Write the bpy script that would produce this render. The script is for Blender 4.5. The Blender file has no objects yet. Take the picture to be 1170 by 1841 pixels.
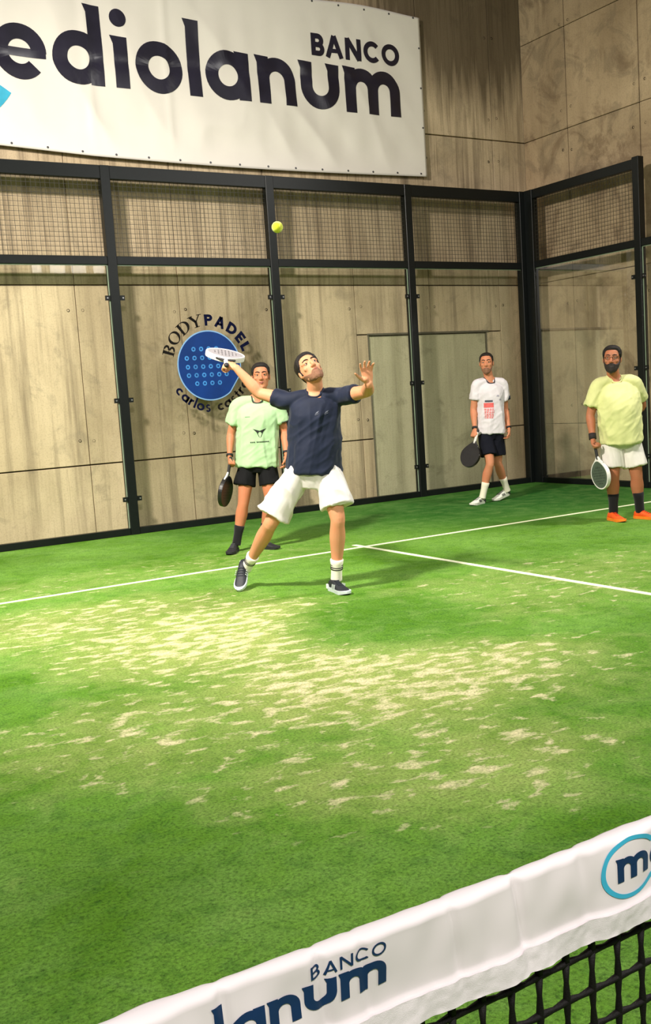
import bpy, bmesh, math, random
from mathutils import Vector, Matrix, noise
from mathutils.bvhtree import BVHTree
PI = math.pi
V = Vector
random.seed(4)
SC = bpy.context.scene
COL = SC.collection

# ------------------------------------------------------------------ camera, world, light
W_PX, H_PX = 1170, 1841
F_PX = 1823.97
cam_d = bpy.data.cameras.new('camera')
cam = bpy.data.objects.new('camera', cam_d)
COL.objects.link(cam)
cam_d.sensor_fit = 'VERTICAL'
cam_d.sensor_height = 24.0
cam_d.lens = F_PX / H_PX * 24.0
cam_d.clip_start = 0.02
CAMP = V((-4.94663, -0.76231, 1.37640))
cam.matrix_world = (Matrix.Translation(CAMP) @ Matrix.Rotation(-0.539569, 4, 'Z')
                    @ Matrix.Rotation(1.458847, 4, 'X') @ Matrix.Rotation(-0.065172, 4, 'Z'))
SC.camera = cam

world = bpy.data.worlds.new('hall_world')
SC.world = world
world.use_nodes = True
bg = world.node_tree.nodes['Background']
bg.inputs[0].default_value = (1.0, 0.93, 0.84, 1)
bg.inputs[1].default_value = 0.20

SC.view_settings.view_transform = 'Standard'
SC.view_settings.look = 'None'
SC.view_settings.gamma = 1.0
SC.view_settings.use_curve_mapping = False
SC.view_settings.exposure = 0.0

def area(name, loc, target, size, power, color, sy=None):
    l = bpy.data.lights.new(name, 'AREA')
    l.energy = power; l.color = color; l.shape = 'RECTANGLE'
    l.size = size; l.size_y = sy or size
    l.spread = math.radians(112)
    o = bpy.data.objects.new(name, l); COL.objects.link(o)
    o.location = loc
    o.rotation_euler = (V(target) - V(loc)).to_track_quat('-Z', 'Y').to_euler()
    return o
LIGHTS = [
    ('light_left_near', (-5.8, 4.4, 6.0), (-1.0, 8.2, 0.8), 0.6, 540, (1.0, 0.93, 0.83)),
    ('light_left_far', (-5.8, -3.5, 6.0), (-2.0, 2.6, 0.3), 0.8, 215, (1.0, 0.95, 0.88)),
    ('light_right_near', (4.8, 3.8, 6.2), (-0.8, 4.9, 0.0), 0.6, 185, (1.0, 0.97, 0.92)),
    ('light_right_far', (5.0, -4.0, 6.2), (-2.2, 2.5, 0.3), 0.8, 135, (1.0, 0.97, 0.92)),
]
for a in LIGHTS:
    area(*a)

# ------------------------------------------------------------------ object helpers
def tag(o, label=None, cat=None, group=None, kind=None):
    if label: o['label'] = label
    if cat: o['category'] = cat
    if group: o['group'] = group
    if kind: o['kind'] = kind
    return o

def empty(name, loc=(0, 0, 0), **k):
    o = bpy.data.objects.new(name, None); COL.objects.link(o)
    o.location = loc; o.empty_display_size = .1
    return tag(o, **k)

def link(name, me, mat=None, parent=None, loc=None, **k):
    o = bpy.data.objects.new(name, me); COL.objects.link(o)
    if mat is not None and len(me.materials) == 0: me.materials.append(mat)
    if parent is not None: o.parent = parent
    if loc is not None: o.location = loc
    return tag(o, **k)

def bm_obj(name, bm, mat, parent=None, smooth=False, loc=None, **k):
    bmesh.ops.recalc_face_normals(bm, faces=bm.faces)
    me = bpy.data.meshes.new(name); bm.to_mesh(me); bm.free()
    if smooth:
        for p in me.polygons: p.use_smooth = True
    return link(name, me, mat, parent, loc, **k)

def box(bm, a, b, bev=0.0):
    a, b = V(a), V(b)
    r = bmesh.ops.create_cube(bm, size=1.0)
    c = (a + b) / 2; s = b - a
    for v in r['verts']:
        v.co = V((v.co.x * s.x, v.co.y * s.y, v.co.z * s.z)) + c
    if bev > 0:
        es = list({e for v in r['verts'] for e in v.link_edges})
        bmesh.ops.bevel(bm, geom=es, offset=bev, segments=1, affect='EDGES', profile=.5)

def obox(bm, c, ax, ay, az):
    """box from centre and three half-axis vectors"""
    c, ax, ay, az = V(c), V(ax), V(ay), V(az)
    vs = [bm.verts.new(c + sx * ax + sy * ay + sz * az) for sx in (-1, 1) for sy in (-1, 1) for sz in (-1, 1)]
    for f in ((0, 1, 3, 2), (4, 6, 7, 5), (0, 4, 5, 1), (2, 3, 7, 6), (0, 2, 6, 4), (1, 5, 7, 3)):
        bm.faces.new([vs[i] for i in f])

def catmull(vals, n):
    out = []
    N = len(vals)
    for i in range(N - 1):
        p0 = vals[max(i - 1, 0)]; p1 = vals[i]; p2 = vals[i + 1]; p3 = vals[min(i + 2, N - 1)]
        for k in range(n):
            t = k / n
            out.append(0.5 * ((2 * p1) + (p2 - p0) * t + (2 * p0 - 5 * p1 + 4 * p2 - p3) * t * t + (3 * p1 - p0 - 3 * p2 + p3) * t ** 3))
    out.append(vals[-1])
    return out

def loft(bm, pts, side, N=16, sub=3, cap=True, flat=False, power=1.0):
    """pts: list of (co, a, b[, side]); ellipse rings a along side, b across"""
    P = [V(p[0]) for p in pts]
    A = [p[1] for p in pts]; B = [p[2] for p in pts]
    S = [V(p[3]) if len(p) > 3 else V(side) for p in pts]
    if sub > 1:
        P = catmull(P, sub); A = catmull(A, sub); B = catmull(B, sub); S = catmull(S, sub)
    rings = []
    n = len(P)
    for i in range(n):
        t = (P[min(i + 1, n - 1)] - P[max(i - 1, 0)]).normalized()
        u = S[i] - t * S[i].dot(t)
        if u.length < 1e-4: u = t.orthogonal()
        u.normalize(); v = t.cross(u)
        ring = []
        for k in range(N):
            an = 2 * PI * k / N
            c, s = math.cos(an), math.sin(an)
            if power != 1.0:
                c = math.copysign(abs(c) ** power, c); s = math.copysign(abs(s) ** power, s)
            ring.append(bm.verts.new(P[i] + u * (c * max(A[i], 1e-4)) + v * (s * max(B[i], 1e-4))))
        rings.append(ring)
    for i in range(n - 1):
        for k in range(N):
            bm.faces.new((rings[i][k], rings[i][(k + 1) % N], rings[i + 1][(k + 1) % N], rings[i + 1][k]))
    if cap:
        for ring, q, sg in ((rings[0], 0, -1), (rings[-1], n - 1, 1)):
            if flat:
                bm.faces.new(ring)
            else:
                t = (P[min(q + 1, n - 1)] - P[max(q - 1, 0)]).normalized() * sg
                r = min(A[q], B[q])
                c0 = P[q]
                prev = ring
                for fr, hh in ((.8, .55), (.45, .87)):
                    nr = [bm.verts.new(c0 + (v.co - c0) * fr + t * (r * hh)) for v in ring]
                    for k in range(N):
                        bm.faces.new((prev[k], prev[(k + 1) % N], nr[(k + 1) % N], nr[k]))
                    prev = nr
                tip = bm.verts.new(c0 + t * r)
                for k in range(N):
                    bm.faces.new((prev[k], prev[(k + 1) % N], tip))
    return rings

def ball(bm, c, rx, ry=None, rz=None, M=None, seg=14):
    ry = ry or rx; rz = rz or rx
    r = bmesh.ops.create_uvsphere(bm, u_segments=seg, v_segments=max(seg // 2, 6), radius=1.0)
    for v in r['verts']:
        q = V((v.co.x * rx, v.co.y * ry, v.co.z * rz))
        if M is not None: q = M @ q
        v.co = q + V(c)

def remesh(bm, voxel, smooth=2, fac=.5):
    bmesh.ops.recalc_face_normals(bm, faces=bm.faces)
    me = bpy.data.meshes.new('tmp'); bm.to_mesh(me); bm.free()
    o = bpy.data.objects.new('tmp', me); COL.objects.link(o)
    m = o.modifiers.new('r', 'REMESH'); m.mode = 'VOXEL'; m.voxel_size = voxel; m.adaptivity = 0
    if smooth:
        s = o.modifiers.new('s', 'SMOOTH'); s.factor = fac; s.iterations = smooth
    dg = bpy.context.evaluated_depsgraph_get(); dg.update()
    out = bpy.data.meshes.new_from_object(o.evaluated_get(dg))
    bpy.data.objects.remove(o); bpy.data.meshes.remove(me)
    for p in out.polygons: p.use_smooth = True
    return out

def displace(me, fn):
    nn = [v.normal.copy() for v in me.vertices]
    for v, n in zip(me.vertices, nn):
        v.co = v.co + n * fn(v.co, n)
    me.update()

# ------------------------------------------------------------------ material helpers
def new_mat(name):
    m = bpy.data.materials.new(name); m.use_nodes = True
    nt = m.node_tree
    return m, nt, nt.nodes['Principled BSDF']

class NG:
    def __init__(s, nt): s.nt = nt
    def n(s, typ, **k):
        nd = s.nt.nodes.new(typ)
        for a, b in k.items():
            if a == 'ins':
                for i, v in b.items():
                    if hasattr(v, 'is_linked'): s.nt.links.new(v, nd.inputs[i])
                    else: nd.inputs[i].default_value = v
            else: setattr(nd, a, b)
        return nd
    def math(s, op, a, b=0.0, c=0.0, clamp=False):
        nd = s.n('ShaderNodeMath', operation=op, use_clamp=clamp, ins={0: a, 1: b, 2: c})
        return nd.outputs[0]
    def noise(s, vec, scale, detail=4, rough=.55, dist=0.0):
        return s.n('ShaderNodeTexNoise', ins={'Vector': vec, 'Scale': scale, 'Detail': detail, 'Roughness': rough, 'Distortion': dist}).outputs['Fac']
    def mapping(s, vec, scale=(1, 1, 1), loc=(0, 0, 0), rot=(0, 0, 0)):
        return s.n('ShaderNodeMapping', ins={'Vector': vec, 'Scale': scale, 'Location': loc, 'Rotation': rot}).outputs[0]
    def ramp(s, f, stops, interp='LINEAR'):
        nd = s.n('ShaderNodeValToRGB', ins={0: f})
        cr = nd.color_ramp; cr.interpolation = interp
        while len(cr.elements) < len(stops): cr.elements.new(.5)
        for e, (p, c) in zip(cr.elements, stops):
            e.position = p
            e.color = (c, c, c, 1) if not hasattr(c, '__len__') else (*c, 1)
        return nd.outputs[0]
    def mix(s, f, a, b, typ='MIX'):
        nd = s.n('ShaderNodeMix', data_type='RGBA', blend_type=typ)
        for i, v in ((0, f), (6, a), (7, b)):
            if hasattr(v, 'is_linked'): s.nt.links.new(v, nd.inputs[i])
            elif i == 0: nd.inputs[i].default_value = v
            else: nd.inputs[i].default_value = (*v, 1) if len(v) == 3 else v
        return nd.outputs[2]
    def coord(s, out='Object'):
        return s.n('ShaderNodeTexCoord').outputs[out]
    def bump(s, h, strength=.3, dist=.01):
        return s.n('ShaderNodeBump', ins={'Height': h, 'Strength': strength, 'Distance': dist}).outputs[0]

def srgb(r, g, b):
    f = lambda c: (c / 255 / 12.92) if c <= 10 else ((c / 255 + .055) / 1.055) ** 2.4
    return (f(r), f(g), f(b))

def simple(name, col, rough=.5, var=.08, scale=30, bump=0.0, metal=0.0, spec=.5, coat=0.0, bscale=None, sheen=0.0):
    m, nt, b = new_mat(name)
    g = NG(nt); c = g.coord()
    nz = g.noise(c, scale, 5)
    dark = tuple(x * (1 - var) for x in col); lite = tuple(min(x * (1 + var), 1) for x in col)
    nt.links.new(g.mix(g.ramp(nz, [(.3, 0.), (.7, 1.)]), dark, lite), b.inputs['Base Color'])
    b.inputs['Roughness'].default_value = rough
    b.inputs['Metallic'].default_value = metal
    b.inputs['Specular IOR Level'].default_value = spec
    b.inputs['Coat Weight'].default_value = coat
    b.inputs['Sheen Weight'].default_value = sheen
    if bump:
        nt.links.new(g.bump(g.noise(c, bscale or scale * 3, 3), bump, .004), b.inputs['Normal'])
    return m

M_black = simple('black_powder_coat', srgb(13, 17, 17), .38, .15, 20, .05, spec=.3)
M_dark = simple('dark_rubber', srgb(22, 20, 24), .6)
M_wire = simple('mesh_wire', srgb(48, 46, 40), .5)
M_whiteline = simple('line_turf', srgb(238, 240, 205), .9, .06, 60, .4, bscale=900, spec=.1)
M_navy = simple('navy_vinyl', srgb(30, 27, 44), .27, .35, 2.5, spec=.7)
M_navyn = simple('navy_print', srgb(12, 44, 88), .45, .15, 20)
M_cyan = simple('cyan_print', srgb(60, 170, 205), .4, .12, 8)
M_grommet = simple('grommet_metal', (.10, .10, .11), .4, metal=.6)

def concrete(name, tint=(1, 1, 1), grey=False, smoothc=False):
    m, nt, b = new_mat(name)
    g = NG(nt)
    geo = g.n('ShaderNodeNewGeometry').outputs['Position']
    rnd = g.n('ShaderNodeObjectInfo').outputs['Random']
    big = g.noise(g.mapping(geo, (1, 1, .6)), .9, 6, .6, .4)
    streak = g.noise(g.mapping(geo, (9, 9, .35)), 1.0, 5, .62, .15)
    fine = g.noise(g.mapping(geo, (34, 34, 1.0)), 1.0, 4, .6)
    blot = g.noise(geo, 2.3, 7, .68, .8)
    grain = g.noise(geo, 60, 4, .6)
    sepz = g.n('ShaderNodeSeparateXYZ', ins={0: geo}).outputs[2]
    hgt = g.ramp(g.math('MULTIPLY', sepz, .2), [(.50, .16), (.62, .55)])
    c1 = srgb(172, 156, 130); c2 = srgb(216, 200, 172)
    if grey: c1 = srgb(178, 172, 148); c2 = srgb(202, 196, 170)
    col = g.mix(g.ramp(big, [(.32, 0.), (.68, 1.)]), c1, c2)
    col = g.mix(g.math('MULTIPLY', g.ramp(streak, [(.50, 0.), (.72, 1.)]), .25 if grey else (.14 if smoothc else .62)), col, srgb(92, 80, 64))
    col = g.mix(g.math('MULTIPLY', g.ramp(fine, [(.52, 0.), (.70, 1.)]), .1 if (grey or smoothc) else hgt), col, srgb(104, 90, 72))
    col = g.mix(g.math('MULTIPLY', g.ramp(blot, [(.52, 0.), (.60, 1.)] if smoothc else [(.55, 0.), (.66, 1.)]), .35), col, srgb(118, 112, 98))
    col = g.mix(g.math('MULTIPLY', g.ramp(grain, [(.35, 1.), (.5, 0.)]), .22), col, srgb(110, 100, 84))
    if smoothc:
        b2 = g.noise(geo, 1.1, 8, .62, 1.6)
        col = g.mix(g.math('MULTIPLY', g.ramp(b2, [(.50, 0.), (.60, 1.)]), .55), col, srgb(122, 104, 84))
    if not grey and not smoothc:   # dark patch with a streaked edge, high in the corner of the hall
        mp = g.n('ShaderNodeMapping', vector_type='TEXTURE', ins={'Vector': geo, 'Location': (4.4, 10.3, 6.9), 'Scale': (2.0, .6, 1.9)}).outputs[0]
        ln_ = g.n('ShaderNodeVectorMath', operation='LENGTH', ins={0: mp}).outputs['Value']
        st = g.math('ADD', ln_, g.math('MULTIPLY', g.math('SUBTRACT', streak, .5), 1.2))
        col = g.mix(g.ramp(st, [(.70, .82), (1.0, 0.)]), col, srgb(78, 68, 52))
    sh = g.math('MULTIPLY_ADD', rnd, .14, .90)
    mul = g.n('ShaderNodeCombineColor', ins={0: sh, 1: sh, 2: sh}).outputs[0]
    col = g.mix(1.0, col, mul, 'MULTIPLY')
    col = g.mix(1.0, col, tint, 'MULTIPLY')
    nt.links.new(col, b.inputs['Base Color'])
    b.inputs['Roughness'].default_value = .82
    b.inputs['Specular IOR Level'].default_value = .25
    h = g.math('ADD', g.math('MULTIPLY', fine, .5), g.math('MULTIPLY', blot, .6))
    nt.links.new(g.bump(h, .35, .012), b.inputs['Normal'])
    return m
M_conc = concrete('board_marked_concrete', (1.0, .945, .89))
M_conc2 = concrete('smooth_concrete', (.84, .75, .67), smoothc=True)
M_doorc = concrete('door_panel_grey', (1.0, .98, .90), True)
M_joint = simple('joint_shadow_gap', srgb(84, 74, 60), .9)
M_tie = simple('tie_hole_dark', srgb(26, 22, 18), .95, spec=.1)

def turf_mat():
    m, nt, b = new_mat('sanded_artificial_turf')
    g = NG(nt)
    pos = g.coord('Object')
    def blob(cx, cy, rx, ry, rot=0.0, soft=.55):
        mp = g.n('ShaderNodeMapping', vector_type='TEXTURE', ins={'Vector': pos, 'Location': (cx, cy, 0), 'Rotation': (0, 0, rot), 'Scale': (rx, ry, 1)})
        sep = g.n('ShaderNodeSeparateXYZ', ins={0: mp.outputs[0]})
        r2 = g.math('ADD', g.math('MULTIPLY', sep.outputs[0], sep.outputs[0]), g.math('MULTIPLY', sep.outputs[1], sep.outputs[1]))
        return g.ramp(r2, [(0., 1.), (.35, .75), (1., 0.)])
    def mx(*a):
        o = a[0]
        for x in a[1:]: o = g.math('MAXIMUM', o, x)
        return o
    lo = g.noise(pos, .9, 5, .6, .5)
    mid = g.noise(pos, 4.5, 6, .65, .6)
    patch = g.noise(g.mapping(pos, (.78, 1.3, 1), rot=(0, 0, .54)), 9.0, 7, .62, .25)
    fine = g.noise(pos, 85, 5, .7)
    vfine = g.noise(pos, 320, 3, .7)
    tuft = g.n('ShaderNodeTexVoronoi', ins={'Vector': pos, 'Scale': 120.0, 'Randomness': 1.0}).outputs['Distance']
    # base green, from yellowish to bluish turf fibre
    col = g.mix(g.ramp(lo, [(.35, 0.), (.65, 1.)]), srgb(80, 126, 22), srgb(112, 158, 60))
    deep = mx(blob(3.6, 8.6, 3.6, 2.6), g.math('MULTIPLY', blob(1.6, 9.4, 3.0, 1.3), .7))  # far right: less sand, with the dimmer light there put into the colour
    col = g.mix(g.math('MULTIPLY', deep, .95), col, srgb(24, 92, 28))
    lush = mx(blob(-1.5, 4.35, .75, .95, -.5), g.math('MULTIPLY', blob(-.9, 2.5, 1.5, .8, .3), .8), g.math('MULTIPLY', blob(-1.9, 1.6, .9, .5, .2), .7))
    col = g.mix(g.math('MULTIPLY', lush, .72), col, srgb(68, 116, 10))
    wear = g.ramp(mid, [(.42, 0.), (.62, 1.)])
    col = g.mix(g.math('MULTIPLY', wear, .30), col, srgb(118, 156, 82))
    dk = g.ramp(g.noise(pos, 13, 5, .7, .4), [(.50, 0.), (.62, 1.)])
    col = g.mix(g.math('MULTIPLY', dk, .35), col, srgb(46, 96, 26))
    sp = g.ramp(g.noise(pos, 42, 4, .75, .3), [(.56, 0.), (.64, 1.)])
    col = g.mix(g.math('MULTIPLY', sp, .42), col, srgb(40, 84, 20))
    # sand lying in the pile
    band = mx(blob(-2.45, 4.75, 1.35, 1.35, -.5), blob(-2.30, 3.35, 1.15, 1.1, -.3), blob(-1.55, 2.85, 1.5, .75, -.55),
              g.math('MULTIPLY', blob(-3.0, 5.8, 1.6, .9), .8), g.math('MULTIPLY', blob(-3.3, 3.3, 1.2, .9), .62),
              g.math('MULTIPLY', blob(-2.6, 2.1, 1.4, .7, -.4), .66), g.math('MULTIPLY', blob(-.2, 4.4, 2.8, 1.1), .45), g.math('MULTIPLY', blob(-2.6, 7.3, 3.2, .9), .36))
    notl = g.math('SUBTRACT', 1.0, g.math('MULTIPLY', lush, .9))
    band = g.math('MULTIPLY', band, notl)
    haze = g.math('MULTIPLY', g.ramp(g.math('ADD', band, g.math('MULTIPLY', g.math('SUBTRACT', mid, .5), 1.3)), [(.15, 0.), (1.0, 1.)]), .60)
    col = g.mix(haze, col, srgb(172, 178, 104))
    hot = g.math('ADD', g.math('MULTIPLY', band, .20), patch)
    spots = g.ramp(hot, [(.655, 0.), (.70, .45), (.79, 1.)])
    spots = g.math('MULTIPLY', spots, g.math('MULTIPLY', g.ramp(band, [(.02, .12), (.35, 1.)]), .80))
    col = g.mix(spots, col, srgb(224, 212, 172))
    # pile grain
    gr = g.ramp(fine, [(.32, .42), (.50, .98), (.72, 1.35)])
    rgr = g.mix(1.0, col, gr, 'MULTIPLY')
    gr2 = g.ramp(tuft, [(0., .72), (.45, 1.05)])
    rgr = g.mix(.8, rgr, gr2, 'MULTIPLY')
    vf = g.ramp(vfine, [(.3, .78), (.7, 1.2)])
    rgr = g.mix(.7, rgr, vf, 'MULTIPLY')
    nt.links.new(rgr, b.inputs['Base Color'])
    b.inputs['Roughness'].default_value = .85
    b.inputs['Specular IOR Level'].default_value = .15
    h = g.math('ADD', g.math('MULTIPLY', fine, 1.0), g.math('MULTIPLY', vfine, .4))
    nt.links.new(g.bump(h, .55, .012), b.inputs['Normal'])
    return m
M_turf = turf_mat()

def glass_mat():
    m = bpy.data.materials.new('clear_glass_pane'); m.use_nodes = True
    nt = m.node_tree; nt.nodes.clear(); g = NG(nt)
    out = g.n('ShaderNodeOutputMaterial')
    tr = g.n('ShaderNodeBsdfTransparent', ins={0: (.965, .985, .96, 1)})
    gl = g.n('ShaderNodeBsdfGlossy', ins={'Roughness': 0.02, 'Color': (1, 1, 1, 1)})
    fr = g.n('ShaderNodeFresnel', ins={'IOR': 1.45})
    f2 = g.math('MULTIPLY', fr.outputs[0], .45)
    mx = g.n('ShaderNodeMixShader', ins={0: f2, 1: tr.outputs[0], 2: gl.outputs[0]})
    nt.links.new(mx.outputs[0], out.inputs[0])
    return m
M_glass = glass_mat()
M_gedge = simple('glass_edge', srgb(140, 158, 136), .15, .1, 8)

# ------------------------------------------------------------------ setting: floor, walls
bm = bmesh.new()
box(bm, (-9, -10.5, -.05), (5.45, 10.4, 0))
floor = bm_obj('floor', bm, M_turf, kind='structure')
bm = bmesh.new(); box(bm, (-5, 6.925, .0), (5, 6.975, .003)); bm_obj('service_line', bm, M_whiteline, floor)
bm = bmesh.new(); box(bm, (.035, 0, .0), (.085, 7.12, .0035)); bm_obj('centre_line', bm, M_whiteline, floor)

ZS = [0, .80, 2.78, 4.75, 6.73, 8.70]
DOOR = (2.49, 4.48, 2.15)
XS = [-6.22 + 1.2217 * i for i in range(0, 10)]          # back-wall seams: ... -1.335, -0.11, ... 4.775
XS = [-8.65, -7.44, -6.22, -5.0, -3.78, -2.555, -1.335, -.11, 1.10, 2.32, 3.52, 4.745, 5.40]
YB, XR = 10.30, 5.32
G = .004
def panel(parent, x0, x1, z0, z1, side=False):
    bm = bmesh.new()
    w, h = x1 - x0, z1 - z0
    if side: box(bm, (0, .008, .004), (.06, w - .008, h - .004), .004)
    else: box(bm, (G, 0, .007), (w - G, .06, h - .007), .004)
    j = random.uniform(-.002, .002)
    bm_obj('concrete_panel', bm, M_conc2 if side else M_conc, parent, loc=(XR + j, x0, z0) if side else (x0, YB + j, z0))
bm = bmesh.new(); box(bm, (-8.7, YB + .05, 0), (5.45, YB + .25, 8.7))
wall_back = bm_obj('wall_back', bm, M_joint, kind='structure')
for i in range(len(XS) - 1):
    for k in range(len(ZS) - 1):
        x0, x1, z0, z1 = XS[i], XS[i + 1], ZS[k], ZS[k + 1]
        dx0, dx1, dz = DOOR
        if k <= 1 and x1 > dx0 and x0 < dx1:
            if x0 < dx0: panel(wall_back, x0, dx0, z0, min(z1, dz) if k == 1 else z1)
            if x1 > dx1: panel(wall_back, dx1, x1, z0, min(z1, dz) if k == 1 else z1)
            if k == 1: panel(wall_back, x0, x1, dz, z1)
        else:
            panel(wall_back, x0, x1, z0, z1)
bm = bmesh.new(); box(bm, (XR + .05, -10.5, 0), (XR + .25, YB + .2, 8.7))
wall_right = bm_obj('wall_right', bm, M_joint, kind='structure')
YS = [10.30, 9.45, 8.22, 7.0, 5.78, 4.56, 3.34, 2.12]
ZR = [0, .80, 2.78, 4.745, 6.05, 8.70]
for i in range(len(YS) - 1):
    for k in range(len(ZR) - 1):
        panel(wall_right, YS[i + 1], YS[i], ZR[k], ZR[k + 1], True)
# tie holes (small recessed cones left by the formwork)
def disc(bm, c, n, r, seg=10):
    n = V(n); u = n.orthogonal().normalized(); v = n.cross(u)
    a = [bm.verts.new(V(c) + u * r * math.cos(2 * PI * i / seg) + v * r * math.sin(2 * PI * i / seg)) for i in range(seg)]
    b_ = [bm.verts.new(V(c) - n * .006 + (q.co - V(c)) * .55) for q in a]
    for i in range(seg): bm.faces.new((a[i], a[(i + 1) % seg], b_[(i + 1) % seg], b_[i]))
    bm.faces.new(b_)
bm = bmesh.new()
for x in XS[2:-1]:
    for dx in (-.075, .075):
        for z in (1.06, 2.49, 4.46, 5.03, 6.1):
            if 2.4 < x + dx < 4.5 and z < 2.15: continue
            disc(bm, (x + dx + random.uniform(-.02, .02), YB - .004, z + random.uniform(-.02, .02)), (0, -1, 0), .017)
bm_obj('tie_holes', bm, M_tie, wall_back, kind='stuff')
bm = bmesh.new()
for y in YS[1:-1]:
    for dx in (-.088, .088):
        for z in (1.06, 2.45, 4.465, 5.0, 6.1):
            disc(bm, (XR - .004, y + dx + random.uniform(-.02, .02), z + random.uniform(-.02, .02)), (-1, 0, 0), .017)
bm_obj('tie_holes', bm, M_tie, wall_right, kind='stuff')

# flush grey door panel with a recess line above it
bm = bmesh.new(); box(bm, (DOOR[0] + .012, YB + .018, .01), (DOOR[1] - .012, YB + .06, DOOR[2] - .02), .004)
door = bm_obj('door_1', bm, M_doorc, kind='structure')
bm = bmesh.new()
box(bm, (DOOR[0] - .012, YB - .014, DOOR[2] - .012), (DOOR[1] + .03, YB + .05, DOOR[2] + .014), .003)
box(bm, (DOOR[0] - .006, YB - .006, 0), (DOOR[0] + .012, YB + .05, DOOR[2] - .012), .003)
box(bm, (DOOR[1] - .012, YB - .004, 0), (DOOR[1] + .004, YB + .05, DOOR[2] - .012), .003)
bm_obj('door_frame', bm, simple('door_frame_grey', srgb(96, 90, 74), .7), door)

# ------------------------------------------------------------------ court enclosure: posts, rails, glass, mesh
enc = empty('court_enclosure', (0, 10, 0), label='black steel frame with glass panes and wire mesh along the concrete walls', cat='fence')
def eb(name, a, b, mat=M_black, bev=.004, **k):
    bm = bmesh.new(); a = V(a) - V((0, 10, 0)); b = V(b) - V((0, 10, 0)); box(bm, a, b, bev)
    return bm_obj(name, bm, mat, enc, **k)
PX = [-5, -3, -1, 1, 3]
def clip(post, c, ax):
    """clamp bracket: plate with a bolt, ax = direction it sticks out"""
    bm = bmesh.new(); c = V(c) - V((0, 10, 0)); ax = V(ax)
    nrm = V((0, -1, 0)) if abs(ax.x) > .5 else V((-1, 0, 0))
    obox(bm, c + ax * .028, ax * .028, nrm * .012, V((0, 0, .026)))
    o = bm_obj('glass_clip', bm, M_black, post)
    bm = bmesh.new()
    loft(bm, [(c + ax * .036 + nrm * .012, .009, .009), (c + ax * .036 + nrm * .018, .009, .009)], (0, 0, 1), 8, 1, flat=True)
    bm_obj('bolt', bm, simple_bolt, post)
simple_bolt = simple('bolt_steel', (.35, .35, .36), .35, metal=.8)
for x in PX:
    po = eb('post', (x - .052, 9.955, 0), (x + .052, 10.055, 4.0))
    for z in (.40, 1.49, 2.60):
        clip(po, (x - .052, 9.98, z), (-1, 0, 0)); clip(po, (x + .052, 9.98, z), (1, 0, 0))
eb('corner_post', (4.875, 9.95, 0), (5.06, 10.06, 4.0))
eb('corner_post', (4.95, 9.80, 0), (5.06, 9.95, 4.0))
for y in (8.0, 6.0, 4.0):
    po = eb('post', (4.955, y - .05, 0), (5.055, y + .05, 4.02 if y == 8.0 else 3.05))
    for z in (.40, 1.49, 2.60):
        clip(po, (4.97, y + .05, z), (0, 1, 0)); clip(po, (4.97, y - .05, z), (0, -1, 0))
xs = PX + [5]
def screen(c0, c1, z0, z1, step=.05):
    """welded wire mesh, axis aligned between two points in plan"""
    c0 = V((c0[0], c0[1] - 10)); c1 = V((c1[0], c1[1] - 10)); L = (c1 - c0).length; d = (c1 - c0) / L
    bm = bmesh.new(); r = .0019
    D = V((d.x, d.y, 0)); Nn = V((-d.y, d.x, 0))
    k = step
    while k < L - .01:
        obox(bm, V((c0.x, c0.y, (z0 + z1) / 2)) + D * k, D * r, Nn * r, V((0, 0, (z1 - z0) / 2))); k += step
    z = z0 + step
    while z < z1 - .01:
        obox(bm, V((c0.x, c0.y, z)) + D * (L / 2) + Nn * .004, D * (L / 2), Nn * r, V((0, 0, r))); z += step
    bm_obj('wire_mesh', bm, M_wire, enc, kind='stuff')
def pane(c0, c1, z0, z1):
    c0 = V((c0[0], c0[1] - 10)); c1 = V((c1[0], c1[1] - 10)); L = (c1 - c0).length; d = (c1 - c0) / L
    D = V((d.x, d.y, 0)); Nn = V((-d.y, d.x, 0)); c = V(((c0.x + c1.x) / 2, (c0.y + c1.y) / 2, (z0 + z1) / 2))
    bm = bmesh.new(); h = L / 2 - .008
    vs = [bm.verts.new(c + D * sx * h + V((0, 0, sz * (z1 - z0) / 2))) for sx, sz in ((-1, -1), (1, -1), (1, 1), (-1, 1))]
    bm.faces.new(vs)
    g_ = bm_obj('glass_pane', bm, M_glass, enc)
    bm = bmesh.new()
    for s in (-1, 1):
        obox(bm, c + D * s * (h + .003), D * .004, Nn * .005, V((0, 0, (z1 - z0) / 2)))
    obox(bm, c + V((0, 0, (z1 - z0) / 2)), D * h, Nn * .005, V((0, 0, .005)))
    bm_obj('pane_edge', bm, M_gedge, g_)
for i in range(5):
    x0, x1 = xs[i] + .052, xs[i + 1] - .052
    eb('top_rail', (x0, 9.965, 3.86), (x1, 10.045, 4.0))
    eb('middle_rail', (x0, 9.965, 2.955), (x1, 10.045, 3.045))
    eb('base_rail', (x0, 9.965, 0.0), (x1, 10.045, .075))
    screen((x0, 10.0), (x1, 10.0), 3.045, 3.86)
    pane((x0, 9.99), (x1, 9.99), .075, 2.95)
ys = [9.945, 8.05, 7.95, 6.05, 5.95, 4.05]
for k in range(3):
    y1, y0 = ys[2 * k], ys[2 * k + 1]
    eb('middle_rail', (4.965, y0, 2.955), (5.045, y1, 3.045))
    eb('base_rail', (4.965, y0, 0.0), (5.045, y1, .075))
    pane((4.99, y0), (4.99, y1), .075, 2.95)
eb('top_rail', (4.965, 8.05, 3.88), (5.045, 9.945, 4.0))
screen((5.0, 8.05), (5.0, 9.945), 3.045, 3.88)

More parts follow.
